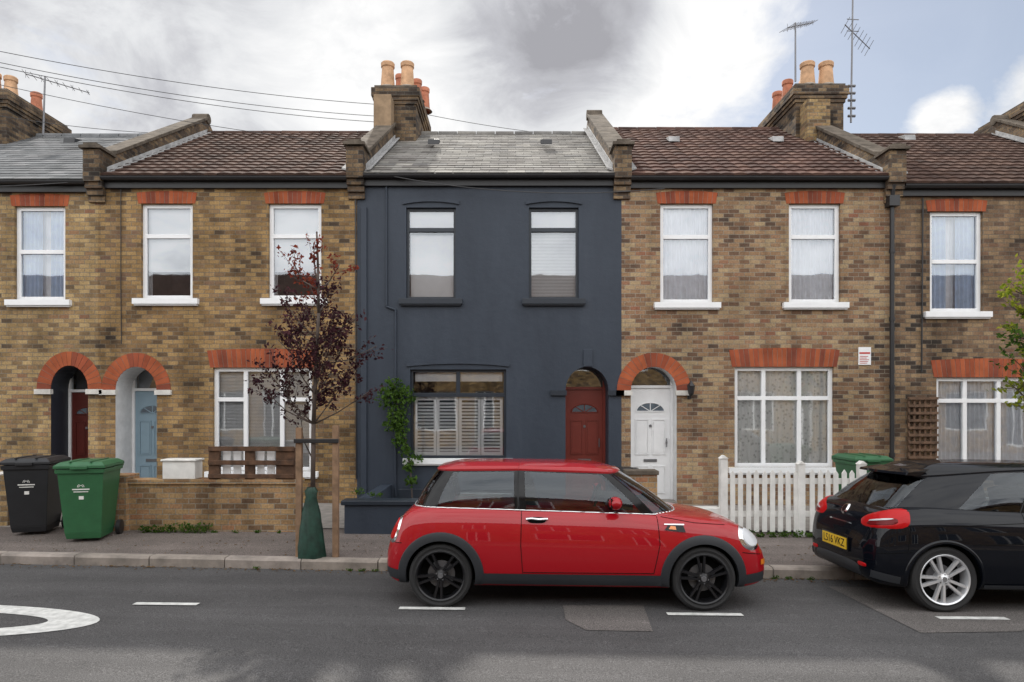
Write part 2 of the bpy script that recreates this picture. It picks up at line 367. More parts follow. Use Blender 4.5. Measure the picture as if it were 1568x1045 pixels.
def door(G,u0,u1,v0,vb,col,wallm,rise,dep=.5,frame=None):
    a,b,d=F(u0),F(u1),H(v0);Y=YF+dep;D=G['door'];fm=frame or UPVC;c=.2
    zt=H(vb)
    D.box(a-.1,a+.045,Y-.03,Y+.05,c,d+.1,fm);D.box(b-.045,b+.1,Y-.03,Y+.05,c,d+.1,fm)
    D.box(a+.045,b-.045,Y-.03,Y+.05,zt,zt+.05,fm)
    G['window_glass'].quad((a,Y+.01,zt+.05),(b,Y+.01,zt+.05),(b,Y+.01,d+.1),(a,Y+.01,d+.1),GL)
    D.quad((a,Y+.2,zt),(b,Y+.2,zt),(b,Y+.2,d+.1),(a,Y+.2,d+.1),ROOM)
    x0,x1=a+.047,b-.047;D.box(x0,x1,Y,Y+.045,c,zt-.004,col)
    w=x1-x0;h=zt-c;m=(x0+x1)/2
    def panel(p0,p1,q0,q1):
        t=.018
        X0,X1,Z0,Z1=x0+p0*w,x0+p1*w,c+q0*h,c+q1*h
        D.box(X0,X1,Y-.014,Y-.001,Z0,Z0+t,col);D.box(X0,X1,Y-.014,Y-.001,Z1-t,Z1,col)
        D.box(X0,X0+t,Y-.014,Y-.001,Z0+t,Z1-t,col);D.box(X1-t,X1,Y-.014,Y-.001,Z0+t,Z1-t,col)
        D.box(X0+.03,X1-.03,Y-.008,Y-.001,Z0+.03,Z1-.03,col)
    panel(.12,.46,.05,.30);panel(.54,.88,.05,.30);panel(.12,.46,.40,.72);panel(.54,.88,.40,.72)
    D.box(m-.12,m+.12,Y-.014,Y-.001,c+.335*h,c+.335*h+.05,METAL)
    r=w*.36;zc=c+.79*h;n=12;pts=[(m+r*math.cos(math.pi*i/n),Y-.004,zc+r*.62*math.sin(math.pi*i/n)) for i in range(n+1)]
    D.add([(m,Y-.004,zc)]+pts,[(0,i+1,i+2) for i in range(n)],DG)
    for i in range(0,n+1,3): D.cyl((m,Y-.008,zc),pts[i],.008,.008,col,5)
    for p,q in zip(pts[:-1],pts[1:]): D.cyl((p[0],Y-.006,p[2]),(q[0],Y-.006,q[2]),.011,.011,col,5)
    D.cyl((m-r,Y-.006,zc),(m+r,Y-.006,zc),.011,.011,col,5)
    D.cyl((x1-.07,Y-.05,c+.47*h),(x1-.07,Y-.05,c+.55*h),.01,.01,METAL,8);D.cyl((x1-.07,Y-.05,c+.51*h),(x1-.07,Y,c+.51*h),.012,.012,METAL,8)
    D.cyl((m,Y-.02,c+.66*h),(m,Y,c+.66*h),.025,.025,METAL,10)
    D.box(a,b,YF-.05,Y,.0,.2,CONC)
def tiles(mb,x0,x1,ze,zr,mat,w,ex,pan):
    y0,y1=11.84,16.0;L=math.hypot(y1-y0,zr-ze);uy=(y1-y0)/L;uz=(zr-ze)/L
    nrm=Vector((0,-uz,uy));rows=int(L/ex)+1;ex=L/rows
    nx=int((x1-x0)/w);w=(x1-x0)/nx
    for r in range(rows):
        o=0 if (r%2==0 or pan) else w/2
        for k in range(-1 if o else 0,nx):
            a=max(x0,x0+k*w+o);b=min(x1,x0+(k+1)*w+o)
            if b-a<.02: continue
            g_=.003 if not pan else 0;K=6 if pan else 1
            s0=r*ex+(U(-.008,.008));s1=(r+1)*ex+.03
            lift=.030 if pan else .013;lift+=U(0,.005)
            vs=[]
            for i in range(K+1):
                x=a+g_+(b-a-2*g_)*i/K
                wv=(.013*abs(math.sin(math.pi*i/K))) if pan else 0
                for s,l in((s0,0),(s0,lift),(s1,0.002)):
                    p=Vector((x,y0+uy*s,ze+uz*s))+nrm*(l+(wv if l>0 or s==s1 else 0)+.002);vs.append(p)
            mb.add(vs,[(3*i,3*i+3,3*i+4,3*i+1) for i in range(K)]+[(3*i+1,3*i+4,3*i+5,3*i+2) for i in range(K)],mat)
    mb.quad((x0,y0,ze),(x1,y0,ze),(x1,y1,zr),(x0,y1,zr),BLK)
    mb.quad((x0,y1,zr),(x1,y1,zr),(x1,20.3,ze-.1),(x0,20.3,ze-.1),mat)
    x=x0
    while x<x1-.05:
        e=min(x+.44,x1);mb.cyl((x,16,zr-.02+U(0,.008)),(e-.008,16,zr-.02),.085,.085,mat,12);x+=.45
def house(name,X0,X1,ze,zr,wm,roof,ops,wins,dr,lint=True,fascia=None):
    E=empty(name);G={k:MB() for k in('window_frames','window_glass','rooms','curtains','window_sills','door')}
    W=MB();O=[]
    for w in wins: O.append((F(w[0]),F(w[1]),H(w[3]),H(w[2]),0,.10,wm))
    if dr: O.append((F(dr[0]),F(dr[1]),-.2,H(dr[2]),dr[6],dr[7],dr[5]))
    wall_open(W,X0,X1,-.2,ze,O,YF,wm)
    W.quad((X0,20,-.2),(X1,20,-.2),(X1,20,ze),(X0,20,ze),wm)
    W.quad((X0,12,-.2),(X0,20,-.2),(X0,20,ze),(X0,12,ze),wm);W.quad((X1,12,-.2),(X1,20,-.2),(X1,20,ze),(X1,12,ze),wm)
    W.obj('walls',E)
    T=MB()
    for w in wins:
        a,b,z=F(w[0]),F(w[1]),H(w[2]);big=(w[1]-w[0])>120
        if lint: voussoir(T,a-.05,b+.05,z,.30 if big else .19,RED)
        else:
            n=10;m=(a+b)/2
            for i in range(n):
                t0=a-.06+(b-a+.12)*i/n;t1=a-.06+(b-a+.12)*(i+1)/n;q=lambda t:.05*(1-((t-m)/((b-a)/2+.06))**2)
                T.prism([(t0,YF-.03,z+.05+q(t0)),(t1,YF-.03,z+.05+q(t1)),(t1,YF-.03,z+.11+q(t1)),(t0,YF-.03,z+.11+q(t0))],(0,.031,0),wm)
    if dr:
        m=(F(dr[0])+F(dr[1]))/2;r=(F(dr[1])-F(dr[0]))/2;sp=H(dr[2])-dr[6]
        if lint: archring(T,m,sp,r,dr[6],.25,RED)
        sm=STONE if lint else NAVYT
        for s in(-1,1): T.box(min(m+s*(r-.02),m+s*(r+.27)),max(m+s*(r-.02),m+s*(r+.27)),YF-.05,YF+.03,sp-.09,sp-.002,sm)
    T.obj('brick_arches',E)
    for w in wins: window(G,*w[:4],**w[4])
    if dr: door(G,dr[0],dr[1],dr[2],dr[3],dr[4],dr[5],dr[6],dep=dr[7],frame=None if lint else DRED)
    for k,mb in G.items():
        if mb.v: mb.obj(k,E,bevel=.004 if k in('window_frames','window_sills') else 0)
    Rf=MB();kind,mt=roof
    tiles(Rf,X0+.12,X1-.12,ze+.02,zr,mt,.30 if kind=='slate' else .22,.235 if kind=='slate' else .30,kind=='pan')
    Rf.obj('roof',E,smooth=False)
    Gt=MB();Gt.box(X0+.15,X1-.15,11.93,11.998,ze-.17,ze-.01,BLK)
    n=8;a_,b_=X0+.14,X1-.14
    vs=[];
    for x in(a_,b_):
        for i in range(n+1):
            t=math.pi*i/n;vs.append((x,11.86-.062*math.cos(t),ze-.0-.062*math.sin(t)))
    Gt.add(vs,[(i,i+1,n+2+i,n+1+i) for i in range(n)],BLK)
    Gt.obj('gutter',E,smooth=False)
    return E
PX=[-17.0,-12.1,-7.37,-2.76,1.95,6.76,11.6,16.4]
DNAVY=simple('door_porch_dark',(.02,.024,.035),.5);DBRN=simple('door_oxblood',(.10,.018,.014),.35);DBLU=simple('door_pale_blue',(.24,.34,.41),.4,var=.05)
DRED=simple('door_brick_red',(.19,.03,.02),.4,var=.08);PW=simple('porch_white',(.62,.62,.62),.7)
dv=lambda **k:k
h1=house('brick_house',PX[1],PX[2],5.86,8.29,B_yel,('slate',SLATE2),None,
 [(22,100,316,460,dv(hb=[(385,22,100)],inner='blue')),(-200,-122,316,460,dv(hb=[(385,-200,-122)],inner='net')),
  (-190,-40,565,725,dv(hb=[(610,-190,-40)],vb=[(-140,565,725),(-90,565,725)],inner='net'))],(78,135,560,600,DBRN,DNAVY,.42,.5))
h2=house('brick_house',PX[2],PX[3],5.93,8.35,B_yel2,('pan',TILE),None,
 [(216,295,312,458,dv(hb=[(361,216,295)],inner='roller')),(411,492,312,458,dv(hb=[(361,411,492)],inner='roller')),
  (326,478,563,722,dv(hb=[(612,326,374),(612,430,478)],vb=[(374,563,722),(430,563,722)],inner='slats'))],(177,240,562,598,DBLU,PW,.41,.55))
h3=house('painted_house',PX[3],PX[4],5.97,8.34,NAVY,('slate',SLATE),None,
 [(622,698,318,458,dv(hb=[(351,622,698)],inner='roller0',fm=NAVYT,sill='navy',fw=.045)),(810,886,318,458,dv(hb=[(351,810,886)],inner='slats',fm=NAVYT,sill='navy',fw=.045)),
  (628,775,566,702,dv(hb=[(605,628,775)],vb=[(701,566,605)],inner='shut',fm=NAVYT,sill='white',fw=.045))],(866,932,562,596,DRED,NAVY,.42,.45),lint=False)
h4=house('brick_house',PX[4],PX[5],5.93,8.44,B_brn,('pan',TILE2),None,
 [(1011,1092,312,464,dv(hb=[(362,1011,1092)],inner='net')),(1208,1287,312,464,dv(hb=[(362,1208,1287)],inner='net')),
  (1125,1277,562,716,dv(hb=[(610,1125,1171),(610,1171,1226),(610,1226,1277)],vb=[(1171,562,716),(1226,562,716)],inner='lace'))],(966,1036,562,594,UPVC,PW,.42,.3))
h5=house('brick_house',PX[5],PX[6],5.79,8.29,B_dk,('pan',TILE),None,
 [(1424,1505,324,478,dv(hb=[(400,1424,1505)],inner='blue')),(1620,1700,324,478,dv(hb=[(400,1620,1700)],inner='net')),
  (1434,1586,578,722,dv(hb=[(614,1434,1481),(614,1481,1533),(614,1533,1586)],vb=[(1481,578,722),(1533,578,722)],inner='net'))],(1660,1726,570,604,DBRN,PW,.42,.5))
h0=house('brick_house',PX[0],PX[1],5.86,8.29,B_yel2,('pan',TILE),None,
 [(-610,-530,316,460,dv(hb=[(361,-610,-530)])),(-420,-340,316,460,dv(hb=[(361,-420,-340)])),(-600,-450,565,722,dv(vb=[(-550,565,722),(-500,565,722)]))],(-350,-290,562,598,DBLU,PW,.41,.5))
h6=house('brick_house',PX[6],PX[7],5.79,8.29,B_brn,('slate',SLATE),None,
 [(1850,1930,324,478,dv(hb=[(400,1850,1930)])),(2020,2100,324,478,dv(hb=[(400,2020,2100)])),(1980,2110,578,722,dv(vb=[(2020,578,722),(2065,578,722)]))],(1820,1880,570,604,DRED,PW,.42,.5))
mb=MB()
SH=simple('shutter_white',(.86,.87,.88),.4,var=.03)
def louvre(a,b,c,d,y):
    t=.05;mb.box(a,a+t,y,y+.03,c,d,SH);mb.box(b-t,b,y,y+.03,c,d,SH);mb.box(a+t,b-t,y,y+.03,c,c+.07,SH);mb.box(a+t,b-t,y,y+.03,d-.06,d,SH)
    z=c+.1
    while z<d-.08:
        mb.box(a+t,b-t,-.03,.03,-.005,.005,SH,Matrix.Translation((0,y+.03,z))@Matrix.Rotation(math.radians(30),4,'X'));z+=.060
A,Bx=F(633),F(770)
for i in range(4): louvre(A+(Bx-A)*i/4+.004,A+(Bx-A)*(i+1)/4-.004,H(699),H(608),YF+.13)
for i in range(2): mb.box(A+(Bx-A)*i/2+.01,A+(Bx-A)*(i+1)/2-.01,YF+.15,YF+.16,H(584),H(570),BLIND)
for u0,u1 in((622,698),(810,886)):
    a,b=F(u0)+.05,F(u1)-.05
    mb.box(a,b,YF+.14,YF+.16,H(352)+.03,H(322),BLIND)
mb.box(F(627),F(693),YF+.17,YF+.175,H(454),H(357),BLIND)
mb.obj('window_shutters',h3)
mb=MB()
mb.tube([(F(592),YF-.02,H(285)),(F(592),YF-.02,H(470)),(F(606),YF-.02,H(475)),(F(606),YF-.02,H(760))],.02,NAVY,8)
mb.box(F(553),F(562),YF-.035,YF+.01,.0,H(318),NAVY)
mb.box(F(893),F(907),YF-.03,YF,H(562),H(535),NAVY)
mb.box(F(610),F(862),YF-.02,YF+.001,.1,.42,NAVYT)
mb.obj('wall_mouldings',h3,bevel=.008)
def parapet(X,ze,zr,parent,wm,flash=True):
    mb=MB();w=.15
    top=lambda y:ze+.42+(y-12.0)*(zr+.36-ze-.42)/4.0
    pts=[(X-w,11.80,ze-.06),(X-w,11.80,ze+.50),(X-w,12.2,ze+.50),(X-w,12.2,top(12.2)),(X-w,16.0,top(16)),(X-w,20,ze+.3),(X-w,20,ze-.3),(X-w,12.0,ze-.3),(X-w,12.0,ze-.06)]
    mb.prism(pts,(2*w,0,0),wm)
    for i,(dy,dz) in enumerate(((.15,.10),(.10,.10),(.05,.12))):
        z1=ze-.06-i*.11;mb.box(X-w-.0+i*.002,X+w-i*.002,YF-dy,YF-.001,z1-.108,z1,wm)
    mb.box(X-w+.03,X+w-.03,11.76,12.26,ze+.50,ze+.60,COPE)
    mb.box(X-w-.04,X+w+.04,11.74,12.24,ze+.50,ze+.555,COPE)
    y=12.25
    while y<15.9:
        y2=min(y+.5,16.02)-.012
        mb.prism([(X-w-.035,y,top(y)+.002),(X-w-.035,y2,top(y2)+.002),(X-w-.035,y2,top(y2)+.07),(X-w-.035,y,top(y)+.07)],(2*w+.07,0,0),COPE);y+=.5
    mb.cyl((X-w-.03,16.0,top(16)+.01),(X+w+.03,16.0,top(16)+.01),.12,.12,COPE,10)
    sl=lambda y:ze+.02+(y-11.84)*(zr-ze-.02)/4.16
    for s in(-1,1):
        xa=X+s*(w+.003);xb=X+s*(w+.11)
        mb.prism([(xa,11.95,sl(11.95)+.02),(xb,11.95,sl(11.95)+.05),(xb,15.95,sl(15.95)+.05),(xa,15.95,sl(15.95)+.02)],(0,0,.035),LEAD)
        mb.prism([(xa,12.0,sl(12.0)+.03),(xa,15.95,sl(15.95)+.03),(xa,15.95,sl(15.95)+.14),(xa,12.0,sl(12.0)+.14)],(s*.012,0,0),LEAD)
    mb.obj('party_wall_parapet',parent,bevel=.006)
parapet(PX[2],5.90,8.33,h2,B_chim);parapet(PX[3],5.96,8.36,h3,B_chim);parapet(PX[4],5.96,8.42,h4,B_chim);parapet(PX[5],5.88,8.4,h5,B_chim)
parapet(PX[1],5.86,8.3,h1,B_chim);parapet(PX[6],5.8,8.3,h6,B_chim);parapet(PX[0],5.86,8.3,h0,B_chim);parapet(PX[7],5.8,8.3,h6,B_chim)
def chimney(x0,x1,y0,y1,zb,zt,pots,parent,wm=B_chim):
    mb=MB();mb.box(x0,x1,y0,y1,zb,zt-.42,wm)
    for i,e in enumerate((.03,.06,.09)): mb.box(x0-e,x1+e,y0-e,y1+e,zt-.42+i*.08,zt-.42+(i+1)*.08-.002,wm)
    mb.box(x0-.09,x1+.09,y0-.09,y1+.09,zt-.18,zt-.07,wm);mb.box(x0-.03,x1+.03,y0-.03,y1+.03,zt-.07,zt-.0,COPE)
    mb.obj('chimney_stack',parent,bevel=.006)
    pm=MB()
    for x,y,h,r,m in pots:
        pm.lathe([(r*1.08,-.02),(r*1.05,.06),(r,.1),(r*.84,h-.12),(r*.98,h-.10),(r*1.0,h-.02),(r*.9,h),(r*.75,h),(r*.7,h-.2)],(x,y,zt),m,20,'z')
        pm.lathe([(r*1.5,-.01),(r*1.1,.05)],(x,y,zt),MORT,16,'z')
    pm.obj('chimney_pots',parent,smooth='auto')
chimney(-3.03,-2.14,15.0,17.0,6.5,9.02,[(-2.80,15.2,.60,.155,POT),(-2.36,15.2,.60,.155,POT),(-2.62,15.8,.62,.12,POTR),(-2.22,15.75,.48,.12,POTR),(-2.12,16.3,.55,.13,POTR),(-2.7,16.5,.5,.13,POTR)],h3)
chimney(6.32,7.38,15.0,17.0,6.5,9.06,[(6.66,15.2,.56,.165,POT),(7.08,15.2,.56,.165,POT),(6.5,15.9,.5,.13,POTR),(6.9,15.9,.5,.13,POT),(6.5,16.5,.5,.13,POTR),(6.95,16.6,.5,.13,POTR)],h5)
chimney(-12.5,-11.25,15.0,17.0,6.5,8.95,[(-12.1,15.2,.5,.14,POT),(-11.75,15.3,.5,.14,POT),(-11.45,15.4,.45,.14,POT),(-11.5,16.3,.5,.13,POTR)],h1)
chimney(11.8,12.9,15.0,17.0,6.5,8.9,[(12.0,15.3,.5,.14,POT),(12.4,15.3,.5,.14,POT)],h6)
mb=MB();mb.box(-3.0,-2.62,14.6,14.998,7.5,8.65,simple('buff_render',(.26,.18,.11),.9,var=.3));mb.obj('chimney_shoulder',h3,bevel=.01)
mb=MB();mb.box(6.4,6.9,14.6,14.998,7.6,8.55,B_yel);mb.obj('chimney_shoulder',h5,bevel=.01)
def vent(px,py,parent,m):
    t=(py-205)/75.;y=16-4*t*.86;p=P(px,py,y);zz=5.95+(y-11.84)*(8.36-5.95)/4.16;x=p.x
    mb=MB();mb.prism([(x-.12,y-.15,zz+.02),(x-.12,y+.15,zz+.20),(x-.12,y-.13,zz+.14)],(.24,0,0),m);mb.obj('roof_vent',parent,bevel=.01)
vent(665,243,h3,BLK);vent(836,243,h3,BLK);vent(112,240,h1,BLK);vent(1030,236,h4,LEAD);vent(1188,236,h4,LEAD);vent(1388,232,h5,LEAD)
mb=MB();x=F(1362)
mb.tube([(x,11.86,5.80),(x,11.92,5.6),(x,11.92,.15)],.038,BLK,10);mb.box(x-.09,x+.09,11.83,11.99,5.42,5.6,BLK)
for z in(4.6,3.4,2.2,1.0): mb.cyl((x,11.92,z),(x,11.92,z+.07),.05,.05,BLK,10)
mb.tube([(F(1412),11.975,5.6),(F(1410),11.975,2.5)],.012,BLK,6)
mb.obj('drain_pipe',h5,smooth='auto')
mb=MB()
mb.tube([(F(186),11.98,5.75),(F(186),11.98,4.0),(F(187),11.98,3.0)],.008,BLK,5)
mb.tube([(F(545),11.98,5.6),(F(546),11.98,.6)],.014,BLK,5)
mb.obj('service_cable',h2)
e=empty('wall_lantern');x=F(1055);mb=MB();z=H(601)
mb.box(x-.03,x+.03,11.97,11.998,z-.12,z+.05,BLK);mb.tube([(x,11.97,z-.05),(x,11.9,z-.1),(x,11.86,z-.02)],.01,BLK)
mb.lathe([(.03,-.04),(.05,.0),(.07,.12),(.075,.13),(.02,.2),(0,.23)],(x,11.86,z-.02),BLK,6,'z');mb.lathe([(.04,.0),(.06,.11)],(x,11.86,z-.0),UPVC,6,'z');mb.obj('lantern',e)
e=empty('wall_sign');mb=MB();a,b,c,d=F(1314),F(1333),H(559),H(532);mb.box(a,b,11.985,11.999,c,d,UPVC)
SR=simple('sign_red',(.5,.04,.03),.5)
mb.box(a+.015,b-.015,11.982,11.984,d-.12,d-.09,SR)
for k in range(5): mb.box(a+.02,b-.02-U(0,.06),11.982,11.984,c+.025+k*.03,c+.035+k*.03,SR)
mb.obj('plate',e)
e=empty('wooden_trellis');mb=MB();a,b,c,d=F(1388),F(1433),H(702),H(608)
for k in range(6): mb.box(a+(b-a-.04)*k/5,a+(b-a-.04)*k/5+.035,11.95,11.97,c,d,WOOD)
for k in range(9): mb.box(a,b,11.92,11.948,c+(d-c-.05)*k/8,c+(d-c-.05)*k/8+.045,WOOD,)
mb.obj('slats',e)
def yagi(name,base_,top,dirv,n,L):
    e=empty(name);mb=MB();base_=Vector(base_);top=Vector(top);mb.cyl(base_,top,.022,.018,METAL,8)
    d=Vector(dirv).normalized();up=Vector((0,0,1));sd=d.cross(up).normalized()
    s=top-Vector((0,0,.08))-d*L*.3
    mb.cyl(s,s+d*L,.012,.01,METAL,6)
    for i in range(n):
        p=s+d*(L*i/(n-1)*.98);l=.22-.1*i/n;mb.cyl(p-sd*l,p+sd*l,.006,.006,METAL,5)
        if i%2==0: mb.cyl(p-up*l*.4,p+up*l*.4,.005,.005,METAL,5)
    return e,mb
e,mb=yagi('tv_antenna',P(1218,125,15.2),P(1218,35,15.2),(.9,.5,.42),9,.95);mb.obj('aerial',e)
e,mb=yagi('tv_antenna',P(1303,188,15.1),P(1306,-15,15.1),(.9,-.6,-.25),2,.3)
q=P(1306,50,15.1);d=Vector((.9,.5,-.35)).normalized();mb.cyl(q-d*.3,q+d*.65,.012,.01,METAL,6)
for i in range(8):
    p=q+d*(-.28+.9*i/7);sd=Vector((.3,-.6,.75)).normalized();mb.cyl(p-sd*.17,p+sd*.17,.006,.006,METAL,5)
for v in(30,48): pp=P(1306,v,15.1);mb.cyl(pp-Vector((.18,.1,.05)),pp+Vector((.18,.1,.05)),.01,.01,METAL,5)
for v in(132,143,154,166,178): pp=P(1304,v,15.1);mb.cyl(pp-Vector((.08,0,0)),pp+Vector((.08,0,0)),.03,.03,METAL,6)
mb.obj('aerial',e)
e,mb=yagi('tv_antenna',P(66,207,15.5),P(69,117,15.5),(.95,.3,-.2),9,1.3);mb.obj('aerial',e)
CB=simple('cable_black',(.05,.05,.052),.6)
def cable(a,b,sag,r=.0065):
    a=Vector(a);b=Vector(b);e=empty('overhead_cable');mb=MB();n=24
    mb.tube([a.lerp(b,i/n)-Vector((0,0,sag*4*(i/n)*(1-i/n))) for i in range(n+1)],r,CB,5);mb.obj('wire',e)
for (p0,p1,sg) in (((-260,22,11.5),(575,160,15),.22),((-260,36,11.5),(575,178,15),.25),((-260,42,11.3),(575,187,15.2),.25),((-200,82,13),(560,224,15.6),.2),((-260,120,13),(300,206,16),.25),((655,176,15.6),(960,214,17.5),.1)):
    cable(P(*p0),P(*p1),sg)
cable((F(545),11.86,H(262)),(F(1010),11.6,H(300)),.22,.008)
cable(P(-200,285,11.4),(F(150),11.88,H(280)),.06,.008)

# ---------------- opposite terrace
E=empty('terraced_houses_opposite');mb=MB();fr=MB();gl=MB()
ops=[]
OG=simple('far_window_glass',(.03,.04,.05),.05)
for k in range(-6,7):
    x=k*4.6
    for a,b,c,d in((x+.5,x+1.4,3.4,5.1),(x+2.8,x+3.7,3.4,5.1),(x+.4,x+2.2,.8,2.5),(x+3.0,x+3.8,.1,2.5)):
        ops.append((a,b,c,d,0,-.1,B_yel2))
        for r in((a,a+.06,c,d),(b-.06,b,c,d),(a+.06,b-.06,d-.06,d),(a+.06,b-.06,c,c+.06),((a+b)/2-.03,(a+b)/2+.03,c+.06,d-.06)):
            fr.box(r[0],r[1],-5.08,-5.13,r[2],r[3],UPVC)
        gl.quad((a,-5.12,c),(b,-5.12,c),(b,-5.12,d),(a,-5.12,d),OG)
for k in range(-6,7):
    wall_open(mb,k*4.6,(k+1)*4.6,-.3,5.9,[o for o in ops if k*4.6<=o[0]<(k+1)*4.6],-5.0,B_yel2)
mb.quad((-27.6,-4.8,5.85),(32.2,-4.8,5.85),(32.2,-9,8.3),(-27.6,-9,8.3),TILE)
mb.quad((-27.6,-9,8.3),(32.2,-9,8.3),(32.2,-13,5.8),(-27.6,-13,5.8),TILE)
mb.obj('walls_and_roof',E);fr.obj('window_frames',E);gl.obj('window_glass',E)

# ---------------- front gardens
e=empty('garden_wall');mb=MB();mb.box(-5.63,-3.02,9.5,9.72,-.05,.80,B_gar);mb.box(-5.66,-3.0,9.47,9.75,.80,.865,B_gar)
mb.box(-5.70,-5.40,9.44,9.78,-.05,.93,B_gar);mb.obj('brickwork',e,bevel=.006)
e=empty('wooden_pallet');mb=MB()
WD=simple('dark_stained_wood',(.10,.05,.026),.8,var=.6,sc_=9,bs=.4)
for z,h in((.872,.06),(1.06,.065),(1.255,.065)): mb.box(-4.28,-3.07,9.475,9.50,z,z+h,WD,Matrix.Rotation(.003,4,'Y'))
for x,w in((-4.28,.15),(-3.77,.13),(-3.33,.27)): mb.box(x,x+w,9.502,9.57,.87,1.32+U(-.02,.02),WD)
for x,w in((-4.11,.11),(-3.96,.11),(-3.62,.10),(-3.48,.11)): mb.box(x,x+w,9.575,9.595,.87,1.31+U(-.03,.01),UPVC)
mb.obj('planks',e,bevel=.004)
e=empty('storage_box');mb=MB();mb.box(-4.93,-4.47,9.5,9.74,.868,1.12,WHITE);mb.box(-4.95,-4.45,9.48,9.76,1.12,1.15,WHITE);mb.obj('box',e,bevel=.01)
e=empty('utility_cabinet');mb=MB();mb.box(-7.75,-7.2,10.1,10.4,.0,.85,WHITE);mb.box(-7.78,-7.17,10.07,10.43,.85,.9,WHITE);mb.box(-7.48,-7.47,10.095,10.099,.1,.8,BLK);mb.obj('cabinet',e,bevel=.01)
e=empty('low_wall');mb=MB();mb.box(-2.34,.62,9.4,9.6,-.1,.52,NAVY);mb.box(-2.38,.66,9.36,9.64,.52,.585,NAVYT);mb.box(-2.34,-2.14,9.6,11.99,-.1,.5,NAVY);mb.obj('wall',e,bevel=.01)
e=empty('garden_wall');mb=MB();mb.box(1.62,2.05,9.5,9.74,-.1,.93,B_gar);mb.box(1.6,2.07,9.48,9.76,.93,.99,COPE);mb.box(1.86,1.98,9.74,11.98,-.1,.75,B_gar)
mb.box(2.4,2.95,9.5,9.72,-.1,.46,WHITE);mb.obj('brickwork',e,bevel=.008)
e=empty('garden_wall');mb=MB();mb.box(5.0,12,9.5,9.72,-.1,.62,B_gar);mb.box(4.98,12,9.47,9.75,.62,.68,COPE);mb.obj('brickwork',e,bevel=.008)
e=empty('garden_wall');mb=MB();mb.box(-13,-7.9,9.5,9.72,-.1,.8,B_yel);mb.box(-13,-7.88,9.47,9.75,.8,.86,COPE);mb.box(-7.48,-7.3,9.76,11.98,-.1,.9,B_yel);mb.obj('brickwork',e,bevel=.008)
e=empty('picket_fence');mb=MB()
z0=.13
for x,h in((2.93,1.06),(4.02,.98),(4.88,.98)): mb.box(x,x+.10,9.46,9.56,-.05,h+.1,WHITE);mb.prism([(x-.012,9.45,h+.1),(x+.112,9.45,h+.1),(x+.05,9.45,h+.15)],(0,.12,0),WHITE)
mb.box(3.03,4.9,9.50,9.53,.34,.42,WHITE);mb.box(3.03,4.9,9.50,9.53,.80,.88,WHITE)
x=3.07
while x<4.84:
    if not(3.97<x<4.12):
        j=U(-.012,.012);t=U(-.006,.006);h=1.0+j
        mb.prism([(x,9.472,z0),(x+.068,9.472,z0),(x+.068+t,9.472,h-.05),(x+.034+t,9.472,h),(x+t,9.472,h-.05)],(0,.022,0),WHITE)
    x+=.112
mb.obj('pickets',e,bevel=.003)

def bin_(x,y,rot,m,name='wheelie_bin',s=1):
    e=empty(name,(x,y,pv(x,y)));e.rotation_euler=(0,0,rot);e.scale=(s,s,s)
    mb=MB()
    def fr(z0,w0,d0,z1,w1,d1,y0=0,y1=0,mm=m):
        vs=[(sx*w0,y0+sy*d0,z0) for sx,sy in((-1,-1),(1,-1),(1,1),(-1,1))]+[(sx*w1,y1+sy*d1,z1) for sx,sy in((-1,-1),(1,-1),(1,1),(-1,1))]
        mb.add(vs,[(3,2,1,0),(4,5,6,7),(0,1,5,4),(1,2,6,5),(2,3,7,6),(3,0,4,7)],mm)
    fr(.04,.20,.22,.12,.215,.24);fr(.12,.215,.24,.90,.265,.33);fr(.90,.285,.35,.955,.29,.355)
    fr(.965,.30,.37,1.0,.30,.37);fr(1.0,.30,.37,1.045,.24,.30)
    for sx in(-.12,.12): mb.box(sx-.012,sx+.012,-.34,.30,1.045,1.055,m)
    mb.cyl((-.25,.42,.98),(.25,.42,.98),.018,.018,m,8)
    for sx in(-.25,.25): mb.box(sx-.02,sx+.02,.33,.44,.93,1.0,m)
    mb.box(-.10,.10,-.39,-.37,.955,.995,m)
    b=mb.obj('body',e,bevel=.016)
    w=MB()
    for sx in(-.27,.27): w.lathe([(0,-.03),(.07,-.03),(.1,-.025),(.1,.025),(.07,.03),(0,.03)],(0,0,0),BLK,20);
    vs=w.v;half=len(vs)//2;w.v=[(v[1]+(-.27 if i<half else .27),v[0]+.27,v[2]+.10) for i,v in enumerate(vs)]
    w.cyl((-.26,.27,.1),(.26,.27,.1),.012,.012,METAL,8);w.obj('wheels',e,smooth='auto')
    l=MB();K=12
    yz=lambda z:-.24-.09*(z-.12)/.78-.004
    for (cx,cz,r0,r1) in((0,.72,.020,.026),(0,.72,.036,.042)):
        l.add([(cx+r*math.cos(math.pi*i/K),yz(cz),cz+r*math.sin(math.pi*i/K)) for i in range(K+1) for r in(r0,r1)],[(2*i,2*i+2,2*i+3,2*i+1) for i in range(K)],WHITE)
    for z,wd,hh in((.685,.10,.014),(.655,.085,.010),(.56,.028,.05)):
        l.box(-wd,wd,yz(z)-.001,yz(z)+.002,z,z+hh,WHITE)
    l.obj('label',e)
BG=simple('bin_green_plastic',(.025,.115,.045),.5,var=.15,bs=.05);BB=simple('bin_black_plastic',(.014,.015,.018),.5,var=.2,bs=.05)
bin_(-6.60,9.35,.25,BB);bin_(-5.62,8.98,.22,BG);bin_(5.55,10.7,.0,BG);bin_(1.75,10.3,0,BB,s=.8)

